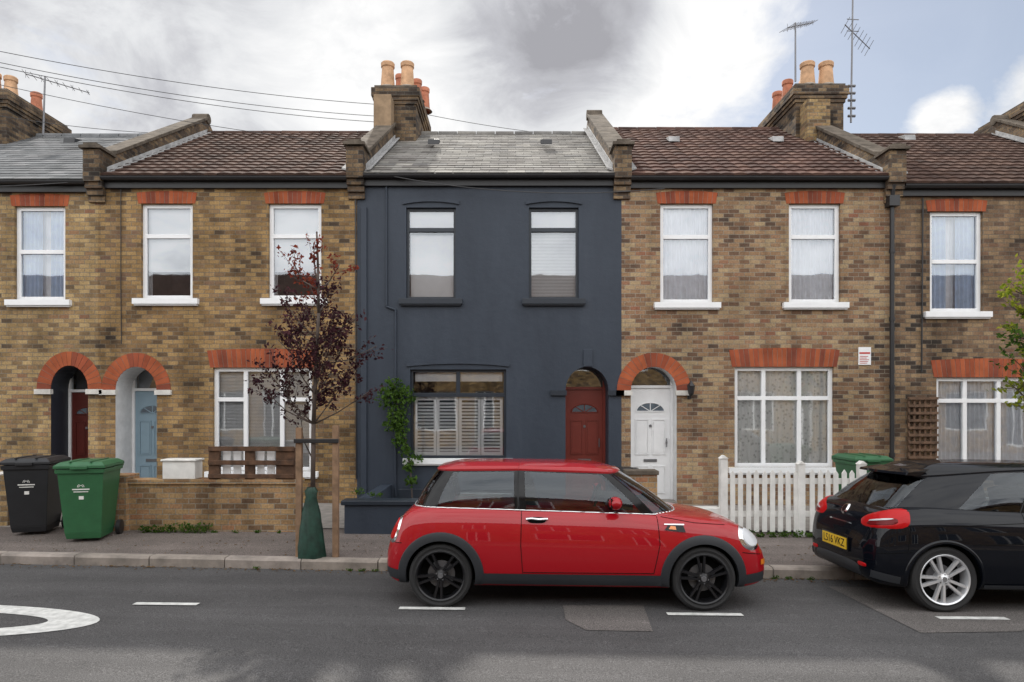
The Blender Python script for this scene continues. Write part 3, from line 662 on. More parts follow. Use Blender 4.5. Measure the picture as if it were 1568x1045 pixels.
# ---------------- vegetation
BARK=simple('bark',(.08,.06,.05),.9,var=.4,bs=.4)
def leaves(mb,c,r,n,size,m,flat=None):
    for _ in range(n):
        d=Vector((random.gauss(0,1),random.gauss(0,1),random.gauss(0,1)))
        d=d.normalized()*(R()**.5);p=Vector(c)+Vector((d.x*r[0],d.y*r[1],d.z*r[2]))
        a=Vector((U(-1,1),U(-1,1),U(-1,1))).normalized();b=a.cross(Vector((U(-1,1),U(-1,1),U(-1,1)))).normalized()
        s=size*U(.6,1.3);w=s*.55
        mb.add([p-a*s*.5,p+b*w*.5,p+a*s*.5+Vector((0,0,-.1*s)),p-b*w*.5],[(0,1,2,3)],m)
def tree(name,trunk,clusters,leafms,lsize,tr,dens=1.0):
    e=empty(name);T=MB();n=len(trunk)
    for i in range(n-1): T.cyl(trunk[i],trunk[i+1],tr*(1-i/n*.8),tr*(1-(i+1)/n*.8),BARK,8)
    Lf=MB()
    for c,r,nn,mi in clusters:
        c=Vector(c)
        best=min([trunk[i].lerp(trunk[i+1],t) for i in range(n-1) for t in(0,.5)],key=lambda p:(p-c+Vector((0,0,.45))).length+(2 if p.z>c.z else 0))
        m=best.lerp(c,.5)+Vector((U(-.05,.05),U(-.05,.05),-.05))
        T.cyl(best,m,tr*.3,tr*.2,BARK,5);T.cyl(m,c,tr*.2,tr*.12,BARK,5)
        k=max(3,int(nn/11))
        for _ in range(k):
            d=Vector((random.gauss(0,1),random.gauss(0,1),random.gauss(.3,1))).normalized()
            q=c+Vector((d.x*r[0],d.y*r[1],d.z*r[2]))*U(.6,1.35);st=m.lerp(c,U(0,1));T.cyl(st,q,tr*.10,tr*.05,BARK,4)
            for t in range(int(14*dens)):
                pp=st.lerp(q,U(.2,1.05));leaves(Lf,pp,(.06,.06,.06),1,lsize,leafms[mi])
    T.obj('trunk',e,smooth=True);Lf.obj('foliage',e);return e
PL=leafmat('plum_leaf',[(.028,.014,.020),(.050,.021,.028),(.075,.032,.038),(.055,.026,.027)])
PLR=leafmat('plum_leaf_red',[(.09,.02,.018),(.16,.035,.025),(.22,.06,.035)])
GRN=leafmat('green_leaf',[(.04,.085,.018),(.07,.13,.025),(.10,.17,.04)])
YEL=leafmat('yellowgreen_leaf',[(.13,.19,.02),(.22,.27,.03),(.31,.31,.04)])
D=8.1
tk=[P(477,862,D),P(479,760,D),P(480,650,D),P(484,560,D),P(488,480,D),P(487,410,D),P(485,355,D)]
cl=[]
for px,py,r,nn,mi in [(480,372,22,45,1),(447,400,22,50,1),(520,405,22,40,1),(470,425,28,90,1),(505,440,26,70,0),(478,470,34,150,0),(510,490,32,120,0),(448,500,34,110,0),(485,520,42,190,0),(525,530,36,130,0),(442,545,36,120,0),(495,560,42,150,0),(415,575,30,95,0),(435,600,34,110,0),(480,600,38,120,0),(525,590,32,95,0),(552,560,28,60,0),(577,530,22,34,0),(565,600,20,30,0),(402,595,20,40,0),(460,632,26,60,0),(425,520,24,44,0),(542,480,22,34,0),(430,455,18,24,0)]:
    rr=r*D/FP;cl.append((P(px,py,D+U(-.3,.3)),(rr,rr*1.1,rr),nn,mi))
tree('plum_tree',tk,cl,[PL,PLR],.054,.034,1.7)
e=empty('tree_stakes');mb=MB()
for px,t in((458,655),(514,652)):
    p=P(px,t,8.1);mb.box(p.x-.035,p.x+.035,8.07,8.14,-.05,p.z,STAKE)
p=P(458,672,8.1);q=P(520,680,8.1);mb.box(p.x-.05,q.x,8.045,8.068,p.z-.05,p.z+.0,BLK);mb.box(p.x-.04,q.x,8.142,8.16,p.z-.05,p.z-.0,STAKE)
mb.obj('stakes',e,bevel=.006)
e=empty('watering_bag');mb=MB();b0=P(477,862,8.1);prof=[(.15,0),(.165,.06),(.15,.22),(.125,.42),(.10,.62),(.06,.80),(.075,.87),(.045,.92)]
vs=[];N=40
for i in range(N):
    a=2*math.pi*i/N
    for j,(r,h) in enumerate(prof):
        r2=r*(1+.10*math.sin(5*a+j*.7)+.06*math.sin(11*a+j*1.9));vs.append((b0.x+r2*math.cos(a),8.1+r2*math.sin(a)*.8,b0.z-.01+h))
kk=len(prof);mb.add(vs,[(i*kk+t,((i+1)%N)*kk+t,((i+1)%N)*kk+t+1,i*kk+t+1) for i in range(N) for t in range(kk-1)],simple('bag_green',(.010,.045,.03),.55,var=.5,sc_=12,bs=.6,bscale=9));mb.obj('bag',e,smooth=True)
tk=[Vector((7.1,8.7,-.05)),Vector((7.08,8.7,1.2)),Vector((7.12,8.7,2.3)),Vector((7.1,8.7,3.2)),Vector((7.15,8.7,4.2))]
cl=[]
for _ in range(24):
    a=U(0,6.28);h=U(2.2,4.0);rad=(1.0-.25*abs(h-3))*U(.3,.9);cl.append((Vector((7.25+rad*math.cos(a),8.7+rad*math.sin(a),h)),(.3,.3,.25),90,random.choice([0,1])))
for px,py in((1540,440),(1555,500),(1548,470),(1560,540),(1562,610),(1550,590)):
    cl.append((P(px,py,8.7),(.2,.2,.14),70,1))
tree('street_tree',tk,cl,[GRN,YEL],.07,.05,1.1)
e=empty('climbing_plant');mb=MB()
st=[(F(634),11.8,.2),(F(630),11.9,.8),(F(622),11.93,1.3),(F(610),11.94,1.9),(F(604),11.94,2.3)];mb.tube(st,.012,BARK,5)
for px,py,r,n in((604,596,19,170),(594,610,17,120),(622,606,17,130),(612,632,19,170),(603,648,14,100),(617,655,14,110),(614,674,13,90),(624,690,12,80),(628,712,11,70),(632,735,10,55),(642,700,9,25)):
    leaves(mb,(F(px),11.84,H(py)),(r/S,.14,r/S),n,.08,GRN)
mb.obj('foliage',e)
def weeds(name,cs,m=GRN,sz=.045):
    e=empty(name);mb=MB()
    for x,y,z,r,n in cs:
        for _ in range(n//5):
            a=U(0,6.28);l=U(.5,1.2)*r;mb.cyl((x+U(-r,r)*.5,y,z),(x+math.cos(a)*l,y+math.sin(a)*l*.5-.02,z+U(.3,1)*r),.003,.001,m,3)
        leaves(mb,(x,y-.02,z+r*.4),(r,r*.5,r*.5),n,sz,m)
    mb.obj('foliage',e)
weeds('wall_weeds',[(-5.1+k*.16,9.4,.14,U(.10,.2),70) for k in range(6)])
weeds('wall_weeds',[(-4.15+k*.3,9.42,.13,U(.04,.07),18) for k in range(4)])
weeds('fence_weeds',[(3.3+k*.17,9.42,.07,U(.06,.13),45) for k in range(10)])
weeds('kerb_weeds',[(x,yk(x)-.03,gz(x,yk(x)),.05,26) for x in(-1.9,-1.75,-1.6,3.0,3.15,3.4,-3.0)],sz=.026)
weeds('garden_weeds',[(2.35,10.5,.2,.15,80),(2.5,10.6,.2,.15,70),(-1.9,9.7,.6,.07,25),(-2.0,9.7,.6,.08,20),(-2.25,9.9,.6,.12,40)])
DEAD=leafmat('fallen_leaf',[(.12,.07,.03),(.2,.12,.05),(.07,.04,.02)])
mb=MB()
for _ in range(900):
    x=U(-6.5,6);y=yk(x)-abs(random.gauss(0,.10))-.01
    if R()<.3: y=U(yk(x)+.15,9.4)
    z=(gz(x,y) if y<yk(x) else pv(x,y))+.008
    a=U(0,6.28);s=U(.010,.026);mb.add([(x-s*math.cos(a),y-s*math.sin(a),z),(x+s*.5*math.sin(a),y-s*.5*math.cos(a),z+.004),(x+s*math.cos(a),y+s*math.sin(a),z),(x-s*.5*math.sin(a),y+s*.5*math.cos(a),z+.006)],[(0,1,2,3)],DEAD)
mb.obj('fallen_leaves')

# ---------------- cars
def carpaint(name,c,coat=1,rough=.35,metal=0,spec=.5):
    m,nt,b=base(name);b.inputs['Base Color'].default_value=(*c,1);b.inputs['Roughness'].default_value=rough;b.inputs['Metallic'].default_value=metal
    b.inputs['Coat Weight'].default_value=coat;b.inputs['Coat Roughness'].default_value=.02;b.inputs['Specular IOR Level'].default_value=spec
    return m
RP=carpaint('car_paint_red',(.34,.004,.010),.85,.4,0,.12);BP=carpaint('car_paint_black',(.003,.004,.007),.6,.5,0,.03)
CG=glassmat('car_glass',.06,(.60,.66,.66),.005);CBK=simple('black_cladding',(.022,.025,.03),.5,var=.1,bs=.1,bscale=200)
PIL=simple('gloss_black_pillar',(.006,.006,.007),.12,var=0,spec=.3);RUB=simple('tyre_rubber',(.018,.018,.019),.8,var=.1);DARK=simple('underbody_dark',(.006,.006,.006),.95,spec=.1)
CHR=simple('chrome',(.75,.75,.76),.12,1,var=0);ALB=simple('alloy_black',(.014,.014,.016),.3,.3,var=0);ALS=simple('alloy_silver',(.70,.71,.73),.32,.6,var=.03)
LR=carpaint('lamp_red',(.42,.004,.006),.35,.4,0,.1);LRD=carpaint('lamp_red_dark',(.13,.003,.005),.3,.4,0,.1);LO=carpaint('lamp_amber',(.75,.22,.02));LC=carpaint('lamp_clear',(.55,.57,.6));SEAT=simple('seat_fabric',(.035,.033,.033),.9)
PLY=simple('plate_yellow',(.75,.48,.02),.5,var=.03)
def spl(keys,x):
    k=np.array(keys,float);X=k[:,0];out=[]
    i=min(max(int(np.searchsorted(X,x))-1,0),len(X)-2);h=X[i+1]-X[i];t=(x-X[i])/h
    for c in range(1,k.shape[1]):
        y=k[:,c]
        def sl(j):
            if j==0: return (y[1]-y[0])/(X[1]-X[0])
            if j==len(X)-1: return (y[-1]-y[-2])/(X[-1]-X[-2])
            a=(y[j]-y[j-1])/(X[j]-X[j-1]);b=(y[j+1]-y[j])/(X[j+1]-X[j])
            return 0 if a*b<=0 else 2*a*b/(a+b)
        m0,m1=sl(i)*h,sl(i+1)*h
        out.append(float((2*t**3-3*t**2+1)*y[i]+(t**3-2*t**2+t)*m0+(-2*t**3+3*t**2)*y[i+1]+(t**3-t**2)*m1))
    return out
def cr(p0,p1,p2,p3,t): return .5*((2*p1)+(p2-p0)*t+(2*p0-5*p1+4*p2-p3)*t*t+(3*p1-p0-3*p2+p3)*t**3)
SECT=[(0,0),(.55,0),(.86,.0),(.945,.05),(.98,.17),(.998,.36),(1,.50),(.992,.64),(.965,.78),(.915,.885),(.84,.945),(.68,.975),(.35,.993),(0,1)]
def make_car(name,sp,loc,rot):
    E=empty(name,loc);E.rotation_euler=rot
    K=sp['st'];L=K[-1][0];paint=sp['paint']
    sec=[]
    sv=[Vector((a,b,0)) for a,b in sp.get('sect',SECT)]
    for i in range(len(sv)-1):
        p0=sv[i-1] if i else Vector((-sv[1].x,sv[1].y,0));p3=sv[i+2] if i+2<len(sv) else Vector((-sv[-2].x,sv[-2].y,0))
        for t in(0,.33,.67): sec.append(cr(p0,sv[i],sv[i+1],p3,t))
    sec.append(sv[-1])
    ring=[(s.x,s.y) for s in sec]+[(-s.x,s.y) for s in sec[-2:0:-1]];nr=len(ring)
    N=110;Ls=[L*(.5-.5*math.cos(math.pi*i/N)) for i in range(N+1)]
    B=MB();vs=[]
    for l in Ls:
        zb,zt,w=spl(K,l)
        for a,b in ring: vs.append(Vector((l,-a*w,zb+(zt-zb)*b)))
    fs=[(i*nr+j,i*nr+(j+1)%nr,(i+1)*nr+(j+1)%nr,(i+1)*nr+j) for i in range(N) for j in range(nr)]
    fs+=[tuple(range(nr))[::-1],tuple(range(N*nr,(N+1)*nr))]
    bvh=BVHTree.FromPolygons(vs,fs)
    B.add(vs,fs,paint);B.mid(DARK)
    bo=B.obj('body',E,smooth=False)
    C=MB();C.mid(paint)
    for wx in sp['wheels']:
        for s in(-1,1):
            C.cyl((wx,s*.46,sp['wr']+.0),(wx,s*1.1,sp['wr']+.0),sp['arch'],sp['arch'],DARK,48)
    co=C.obj('cut',E);md=bo.modifiers.new('x','BOOLEAN');md.operation='DIFFERENCE';md.object=co;md.solver='EXACT'
    bpy.context.view_layer.update();dg=bpy.context.evaluated_depsgraph_get()
    me=bpy.data.meshes.new_from_object(bo.evaluated_get(dg));bo.modifiers.clear();bo.data=me;bpy.data.objects.remove(co)
    me.polygons.foreach_set('use_smooth',[True]*len(me.polygons));me.set_sharp_from_angle(angle=math.radians(40))
    def hit(o,d):
        h=bvh.ray_cast(Vector(o),Vector(d).normalized());return (h[0],h[1]) if h[0] else (None,None)
    def side(x,z,s=-1,off=.004):
        p,n=hit((x,s*2,z),(0,-s,0))
        if p is None: return Vector((x,s*.7,z))
        if n.y*s<0:n=-n
        return p+n*off
    def sidegrid(mb,pts,m,off,nu=16,nv=4,s=-1):
        a,b,c,d=[Vector((p[0],0,p[1])) for p in pts];vs=[]
        for i in range(nu+1):
            for j in range(nv+1):
                q=a.lerp(b,i/nu).lerp(d.lerp(c,i/nu),j/nv);vs.append(side(q.x,q.z,s,off))
        mb.add(vs,[(i*(nv+1)+j,(i+1)*(nv+1)+j,(i+1)*(nv+1)+j+1,i*(nv+1)+j+1) for i in range(nu) for j in range(nv)],m)
    def disc(mb,c,dr,ru,rv,m,off=.004,sq=2.0,inner=0,tilt=0,taper=0):
        c=Vector(c);dr=Vector(dr).normalized();u=Vector((0,0,1)).cross(dr).normalized();v=dr.cross(u)
        u,v=u*math.cos(tilt)+v*math.sin(tilt),v*math.cos(tilt)-u*math.sin(tilt)
        n=28;k=5;vs=[];
        for j in range(k+1):
            t=inner+(1-inner)*j/k
            for i in range(n):
                a=2*math.pi*i/n;ca,sa=math.cos(a),math.sin(a);q=(abs(ca)**sq+abs(sa)**sq)**(-1/sq)
                o=c+u*(ru*ca*q*t)+v*(rv*sa*q*t*(1+taper*ca*q))
                p,nn=hit(o+dr*1.5,-dr)
                if p is None: p,nn=o,dr
                if nn.dot(dr)<0: nn=-nn
                vs.append(p+nn*(off*(1 if t<1 else .0)+.001))
        mb.add(vs,[(j*n+i,j*n+(i+1)%n,(j+1)*n+(i+1)%n,(j+1)*n+i) for j in range(k) for i in range(n)],m)
    Tm=MB()
    for s in(-1,1):
        for wx in sp['wheels']:
            r0,r1=sp['arch']-.004,sp['arch']+sp['trimw'];n=36;vs=[]
            a0=math.radians(-18)
            for i in range(n+1):
                a=a0+(math.pi-2*a0)*i/n
                for r,o in((r0,-.05),(r0,.016),((r0+r1)/2,.020),(r1-.008,.014),(r1,-.002)):
                    q=side(wx+r*math.cos(a),max(sp['wr']+r*math.sin(a),sp['zmin']),s,0)
                    vs.append(Vector((q.x,q.y+s*o*sp.get('tk',1),q.z)))
            Tm.add(vs,[(i*5+j,(i+1)*5+j,(i+1)*5+j+1,i*5+j+1) for i in range(n) for j in range(4)],sp['trim'])
        w0,w1=sp['wheels'];a=sp['arch']
        sidegrid(Tm,[(w0+a+.02,.235),(w1-a-.02,.235),(w1-a-.02,sp.get('sillz',.335)),(w0+a+.02,sp.get('sillz',.335))],CBK,.012,30,4,s)
        for pl in sp['seams']:
            for (xa,za),(xb,zb) in zip(pl[:-1],pl[1:]):
                n=max(2,int(math.hypot(xb-xa,zb-za)/.03));pts=[side(xa+(xb-xa)*i/n,za+(zb-za)*i/n,s,.0005) for i in range(n+1)]
                Tm.tube(pts,.0036,DARK,4)
        hx,hz=sp['handle'];pts=[side(hx+.2*i/8,hz+.004*math.sin(i),s,.012+.016*math.sin(math.pi*i/8)) for i in range(9)]
        for p,q in zip(pts[:-1],pts[1:]): Tm.cyl(p,q,.013,.013,sp['handlem'],8)
        disc(Tm,(hx+.1,s*.8,hz-.004),(0,s,0),.085,.028,DARK,.001,3)
    Tm.obj('trim',E,smooth='auto')
    gh=[Vector(p[:2]+(0,)) for p in sp['gb']];gt=[Vector(p) for p in sp['gt']];tags=sp['tags']
    for i,p in enumerate(gh):
        q,_=hit((p.x,p.y,3),(0,0,-1));gh[i].z=(q.z if q else .9)-.012
    def full(arr): return [Vector((p.x,-p.y,p.z)) for p in arr]+[Vector(p) for p in arr[-2:0:-1]]
    fb,ft=full(gh),full(gt);tg=tags+tags[::-1];M=len(fb);sub=6
    lb,lt,lg=[],[],[]
    for i in range(M):
        for t in range(sub):
            q=t/sub;lb.append(cr(fb[i-1],fb[i],fb[(i+1)%M],fb[(i+2)%M],q));lt.append(cr(ft[i-1],ft[i],ft[(i+1)%M],ft[(i+2)%M],q));lg.append(tg[i])
    nn=len(lb);lev=[0,.045,.25,.5,.75,.945,1.0]
    cen=Vector((sum(p.x for p in lb)/nn,0,0));rows=[]
    for t in lev:
        r=[]
        for a,b in zip(lb,lt):
            p=a.lerp(b,t);o=Vector((p.x-cen.x,p.y*1.8,0)).normalized();p=p+o*(.030*math.sin(math.pi*t));r.append(p)
        rows.append(r)
    mg=MB()
    allv=[p for r in rows for p in r]
    fa={}
    for j in range(len(lev)-1):
        for i in range(nn):
            k=lg[i]
            m=PIL if (j==0 or j==len(lev)-2) and k!='P' else {'G':CG,'B':PIL,'P':paint}[k]
            fa.setdefault(m,[]).append((j*nn+i,j*nn+(i+1)%nn,(j+1)*nn+(i+1)%nn,(j+1)*nn+i))
    mg.v=[tuple(p) for p in allv]
    for m,ff in fa.items():
        ix=mg.mid(m)
        for f in ff: mg.f.append(list(f));mg.mi.append(ix)
    mg.obj('greenhouse',E,smooth=True)
    rf=MB();zc=sp['roofz'];top=rows[-1];vs=[];cx=sum(p.x for p in top)/nn
    prof=[(1.012,-.012),(1.022,.006),(1.0,.022),(.93,.45),(.8,.72),(.6,.88),(.35,.97),(.12,1.0)]
    for k_,(sx,hz) in enumerate(prof):
        for p in top:
            q=Vector((cx+(p.x-cx)*sx,p.y*sx,0))
            q.z=p.z+hz if k_<3 else (p.z+.022)+(zc-p.z-.022)*hz*(1 if k_>3 else .55)
            vs.append(q)
    fs=[(j*nn+i,j*nn+(i+1)%nn,(j+1)*nn+(i+1)%nn,(j+1)*nn+i) for j in range(len(prof)-1) for i in range(nn)]+[tuple(range((len(prof)-1)*nn,len(prof)*nn))]
    rf.add(vs,fs,paint)
    rf.obj('roof',E,smooth=True)
    if sp.get('spoiler'):
        s_=MB();x0,z0=gt[0].x,gt[0].z
        vs=[];n=14
        for i in range(n+1):
            y=-.47+.94*i/n;b_=.05*(1-(y/.47)**2)
            for dx,dz in((.14,.045),(-.07-b_,.012),(-.08-b_,-.012),(.05,-.02)): vs.append((x0+dx,y,z0+dz+.012))
        s_.add(vs,[(4*i+j,4*i+4+j,4*i+4+(j+1)%4,4*i+(j+1)%4) for i in range(n) for j in range(4)]+[(0,1,2,3),(4*n+3,4*n+2,4*n+1,4*n)],paint);s_.obj('spoiler',E,smooth='auto')
    if sp['chrome']:
        c_=MB();pp=[p+Vector((0,0,.012))+Vector((p.x-cen.x,p.y*1.8,0)).normalized()*.006 for p in lb];c_.tube(pp+[pp[0]],.008,CHR,6);c_.obj('belt_trim',E,smooth=True)
    it=MB();vs=[];
    for p in lb: vs.append(Vector((cen.x+(p.x-cen.x)*.985,p.y*.975,p.z+.022)))
    vs.append(Vector((cen.x,0,max(p.z for p in lb)+.02)));it.add(vs,[(i,(i+1)%nn,nn) for i in range(nn)],DARK)
    it.obj('interior_panel',E)
    se=MB();bz=sp['beltz']
    for x,ys in((sp['seat'],(-.33,.33)),(sp['seat']-.85,(-.3,.3))):
        for y in ys:
            Mx=Matrix.Translation((x,y,bz))@Matrix.Rotation(math.radians(-12),4,'Y')
            se.box(-.06,.06,-.22,.22,-.1,.17,SEAT,Mx);se.box(-.04,.04,-.12,.12,.20,.32 if x==sp['seat'] else .26,SEAT,Mx)
            se.box(-.01,.01,-.05,.05,.16,.21,SEAT,Mx)
    se.obj('seats',E,bevel=.035)
    sw=MB();c=Vector((sp['seat']+.62,-.33,bz+.02));
    pts=[c+Vector((.06*math.sin(a),.17*math.cos(a),.17*math.sin(a))) for a in np.linspace(0,2*math.pi,25)];sw.tube(pts,.014,SEAT,6)
    sw.box(c.x+.12,c.x+.35,-.6,.6,bz-.05,bz+.04,SEAT);sw.obj('dashboard',E)
    mr=MB();mx,mz=sp['mirror']
    for s in(-1,1):
        yb=side(mx,mz-.09,s).y
        mr.ell((mx,yb+s*.10,mz),(.065,.10,.062),paint,20);mr.box(mx-.05,mx-.035,min(yb+s*.02,yb+s*.17),max(yb+s*.02,yb+s*.17),mz-.045,mz+.045,PIL)
        mr.cyl((mx+.02,yb-s*.06,mz-.06),(mx+.01,yb+s*.05,mz-.03),.025,.02,PIL,8)
    mr.obj('mirrors',E,smooth='auto')
    wr=sp['wr'];rr=sp['rim']
    for wi,wx in enumerate(sp['wheels']):
        for s in(-1,1):
            W=MB();y=s*sp['track']
            W.lathe([(rr,.0),(rr+.012,-.008*s),(rr+.03,-.003*s),(wr-.03,0.0),(wr-.008,.014*-s),(wr,.035*-s),(wr,-.17*s),(wr-.02,-.19*s),(rr,-.19*s)],(wx,y,wr),RUB,56)
            am=sp['alloy']
            W.lathe([(rr+.004,-.004*s),(rr-.004,.002*s),(rr-.016,-.006*s),(rr-.028,-.05*s),(rr-.035,-.16*s)],(wx,y,wr),am,56)
            W.lathe([(.0,-.11*s),(rr-.02,-.11*s)],(wx,y,wr),DARK,40)
            W.lathe([(.0,-.095*s),(.13,-.095*s),(.13,-.105*s)],(wx,y,wr),METAL,32)
            W.lathe([(0,-.012*s),(.025,-.012*s),(.032,-.018*s),(.06,-.026*s),(.065,-.10*s)],(wx,y,wr),am,24)
            W.lathe([(0,-.008*s),(.024,-.008*s),(.027,-.013*s)],(wx,y,wr),CHR if sp['alloy'] is ALS else METAL,20)
            ph=U(0,1);sw_=sp.get('spw',1)
            for k in range(sp['nsp']):
                for da in sp['spoff']:
                    a=2*math.pi*k/sp['nsp']+ph
                    ca=Vector((math.cos(a),0,math.sin(a)));ta=Vector((-math.sin(a),0,math.cos(a)));c0=Vector((wx,y,wr))
                    r0=.05;r1=rr-.012;o0=da*.35;o1=da
                    w0_,w1_=.013*sw_,.016*sw_
                    yo=lambda r:-s*(.026-.016*(r/rr))
                    vs=[]
                    for r,o,w_ in((r0,o0,w0_),(r1,o1,w1_)):
                        for dw,dy in((-w_,-.03*s),(-w_*.7,0),(w_*.7,0),(w_,-.03*s)):
                            vs.append(c0+ca*r+ta*(o+dw)+Vector((0,yo(r)+dy,0)))
                    W.add(vs,[(0,4,5,1),(1,5,6,2),(2,6,7,3),(0,3,7,4)],am)
            for k in range(5):
                a=2*math.pi*(k+.5)/5+ph;W.cyl((wx+.043*math.cos(a),y-s*.02,wr+.043*math.sin(a)),(wx+.043*math.cos(a),y-s*.03,wr+.043*math.sin(a)),.008,.008,METAL,6)
            W.obj('wheel',E,smooth='auto')
    D_=MB();sp['details'](D_,disc,side,sidegrid,hit);D_.obj('lamps_and_badges',E,smooth='auto')
    return E,hit
def text_on(E,txt,size,M,mat,nm='registration'):
    cu=bpy.data.curves.new('t','FONT');cu.body=txt;cu.size=size;cu.align_x='CENTER';cu.align_y='CENTER';cu.extrude=.0008
    o=bpy.data.objects.new('t',cu);sc.collection.objects.link(o);bpy.context.view_layer.update()
    me=bpy.data.meshes.new_from_object(o.evaluated_get(bpy.context.evaluated_depsgraph_get()));bpy.data.objects.remove(o)
    me.materials.clear();me.materials.append(mat);q=bpy.data.objects.new(nm,me);sc.collection.objects.link(q);q.parent=E;q.matrix_local=M
def mini_det(mb,disc,side,sg,hit):
    for s in(-1,1):
        disc(mb,(3.45,s*.60,.66),(.62,s*.72,.30),.135,.125,CHR,.010,2);disc(mb,(3.45,s*.60,.66),(.62,s*.72,.30),.115,.105,LC,.016,2)
        disc(mb,(.10,s*.62,.72),(-.72,s*.70,.1),.085,.135,CHR,.010,2.6);disc(mb,(.10,s*.62,.72),(-.72,s*.70,.1),.068,.115,LR,.017,2.6)
        sg(mb,[(2.66,.755),(2.86,.735),(2.84,.795),(2.70,.80)],PIL,.007,6,2,s)
        sg(mb,[(2.70,.762),(2.77,.756),(2.765,.785),(2.72,.79)],LO,.012,4,2,s)
        sg(mb,[(2.66,.80),(2.85,.797),(2.85,.806),(2.66,.809)],CHR,.010,6,1,s)
        sg(mb,[(.03,.27),(.20,.25),(.20,.34),(.03,.36)],CBK,.009,8,3,s);sg(mb,[(3.42,.25),(3.64,.27),(3.64,.36),(3.42,.34)],CBK,.009,8,3,s)
        sg(mb,[(3.60,.42),(3.66,.42),(3.66,.47),(3.60,.47)],LO,.008,4,2,s)
    disc(mb,(3.6,0,.52),(1,0,.15),.42,.10,DARK,.006,4);disc(mb,(3.6,0,.52),(1,0,.15),.43,.11,CHR,.010,4,inner=.93)
    disc(mb,(3.6,0,.33),(1,0,0),.45,.06,DARK,.006,4);disc(mb,(0,0,.36),(-1,0,0),.5,.07,CBK,.008,5);disc(mb,(0,0,.62),(-1,0,.1),.26,.055,PLY,.01,8)
mini=dict(paint=RP,
 st=[(0,.33,.50,.50),(.03,.27,.60,.60),(.08,.23,.72,.67),(.16,.21,.86,.725),(.28,.21,.945,.76),(.5,.21,.975,.78),(.9,.20,.98,.785),(1.6,.20,.965,.785),(2.3,.20,.945,.785),(2.7,.20,.915,.785),(3.0,.20,.885,.782),(3.25,.21,.85,.765),(3.42,.21,.80,.73),(3.54,.22,.72,.68),(3.62,.24,.62,.62),(3.67,.27,.54,.55),(3.70,.33,.46,.46)],
 wheels=(.555,3.035),wr=.30,arch=.335,trimw=.078,trim=CBK,zmin=.22,track=.765,rim=.235,alloy=ALB,nsp=5,spoff=(-.034,.034),
 seams=[[(1.315,.94),(1.31,.60),(1.33,.34)],[(2.60,.90),(2.615,.62),(2.56,.35)],[(1.33,.345),(2.56,.35)],[(2.64,.87),(2.95,.82),(3.25,.80)],[(.18,.60),(.06,.60)],[(3.40,.55),(3.60,.52)]],
 handle=(1.36,.835),handlem=CHR,
 gb=[(.24,0),(.26,.40),(.34,.58),(.50,.66),(1.25,.685),(1.36,.685),(2.48,.665),(2.60,.635),(2.82,.38),(2.88,0)],
 gt=[(.47,0,1.285),(.48,.34,1.285),(.54,.46,1.283),(.66,.515,1.283),(1.24,.545,1.295),(1.34,.545,1.295),(2.07,.525,1.275),(2.16,.50,1.27),(2.27,.33,1.275),(2.31,0,1.28)],
 tags=['G','G','B','G','B','G','B','G','G'],roofz=1.365,chrome=True,beltz=.95,seat=1.42,mirror=(2.20,1.0),details=mini_det)
x0=-1.225;yc=7.11
mini_E,_=make_car('parked_car',mini,(x0,yc,gz(x0,yc)),(-.03,.010,-.012))
def cor_det(mb,disc,side,sg,hit):
    for s in(-1,1):
        d_=(-.62,s*.78,.10)
        disc(mb,(.12,s*.68,.855),d_,.225,.085,LR,.010,3.2,tilt=-.16*s,taper=-.35*s)
        disc(mb,(.12,s*.67,.825),d_,.16,.032,LRD,.015,3,tilt=-.16*s,taper=-.3*s)
        disc(mb,(.12,s*.66,.845),d_,.13,.009,LC,.018,3,tilt=-.16*s)
        disc(mb,(3.75,s*.62,.72),(.7,s*.7,.2),.2,.09,LC,.012,2.6)
        sg(mb,[(.03,.30),(.24,.26),(.24,.33),(.03,.37)],CBK,.008,8,3,s)
        disc(mb,(.05,s*.5,.40),(-.9,s*.4,0),.07,.02,LR,.006,3)
    disc(mb,(0,0,.90),(-1,0,.2),.060,.060,CHR,.014,2);disc(mb,(0,0,.90),(-1,0,.2),.045,.045,PIL,.017,2);disc(mb,(0,0,.33),(-1,0,-.1),.48,.07,CBK,.008,5)
    disc(mb,(4,0,.5),(1,0,0),.45,.12,DARK,.006,4)
    disc(mb,(0,0,.76),(-1,0,.1),.24,.008,CHR,.008,6)
    mb.box(-.030,-.008,-.265,.265,.49,.605,PLY);mb.box(-.022,-.004,-.29,.29,.475,.62,PIL)
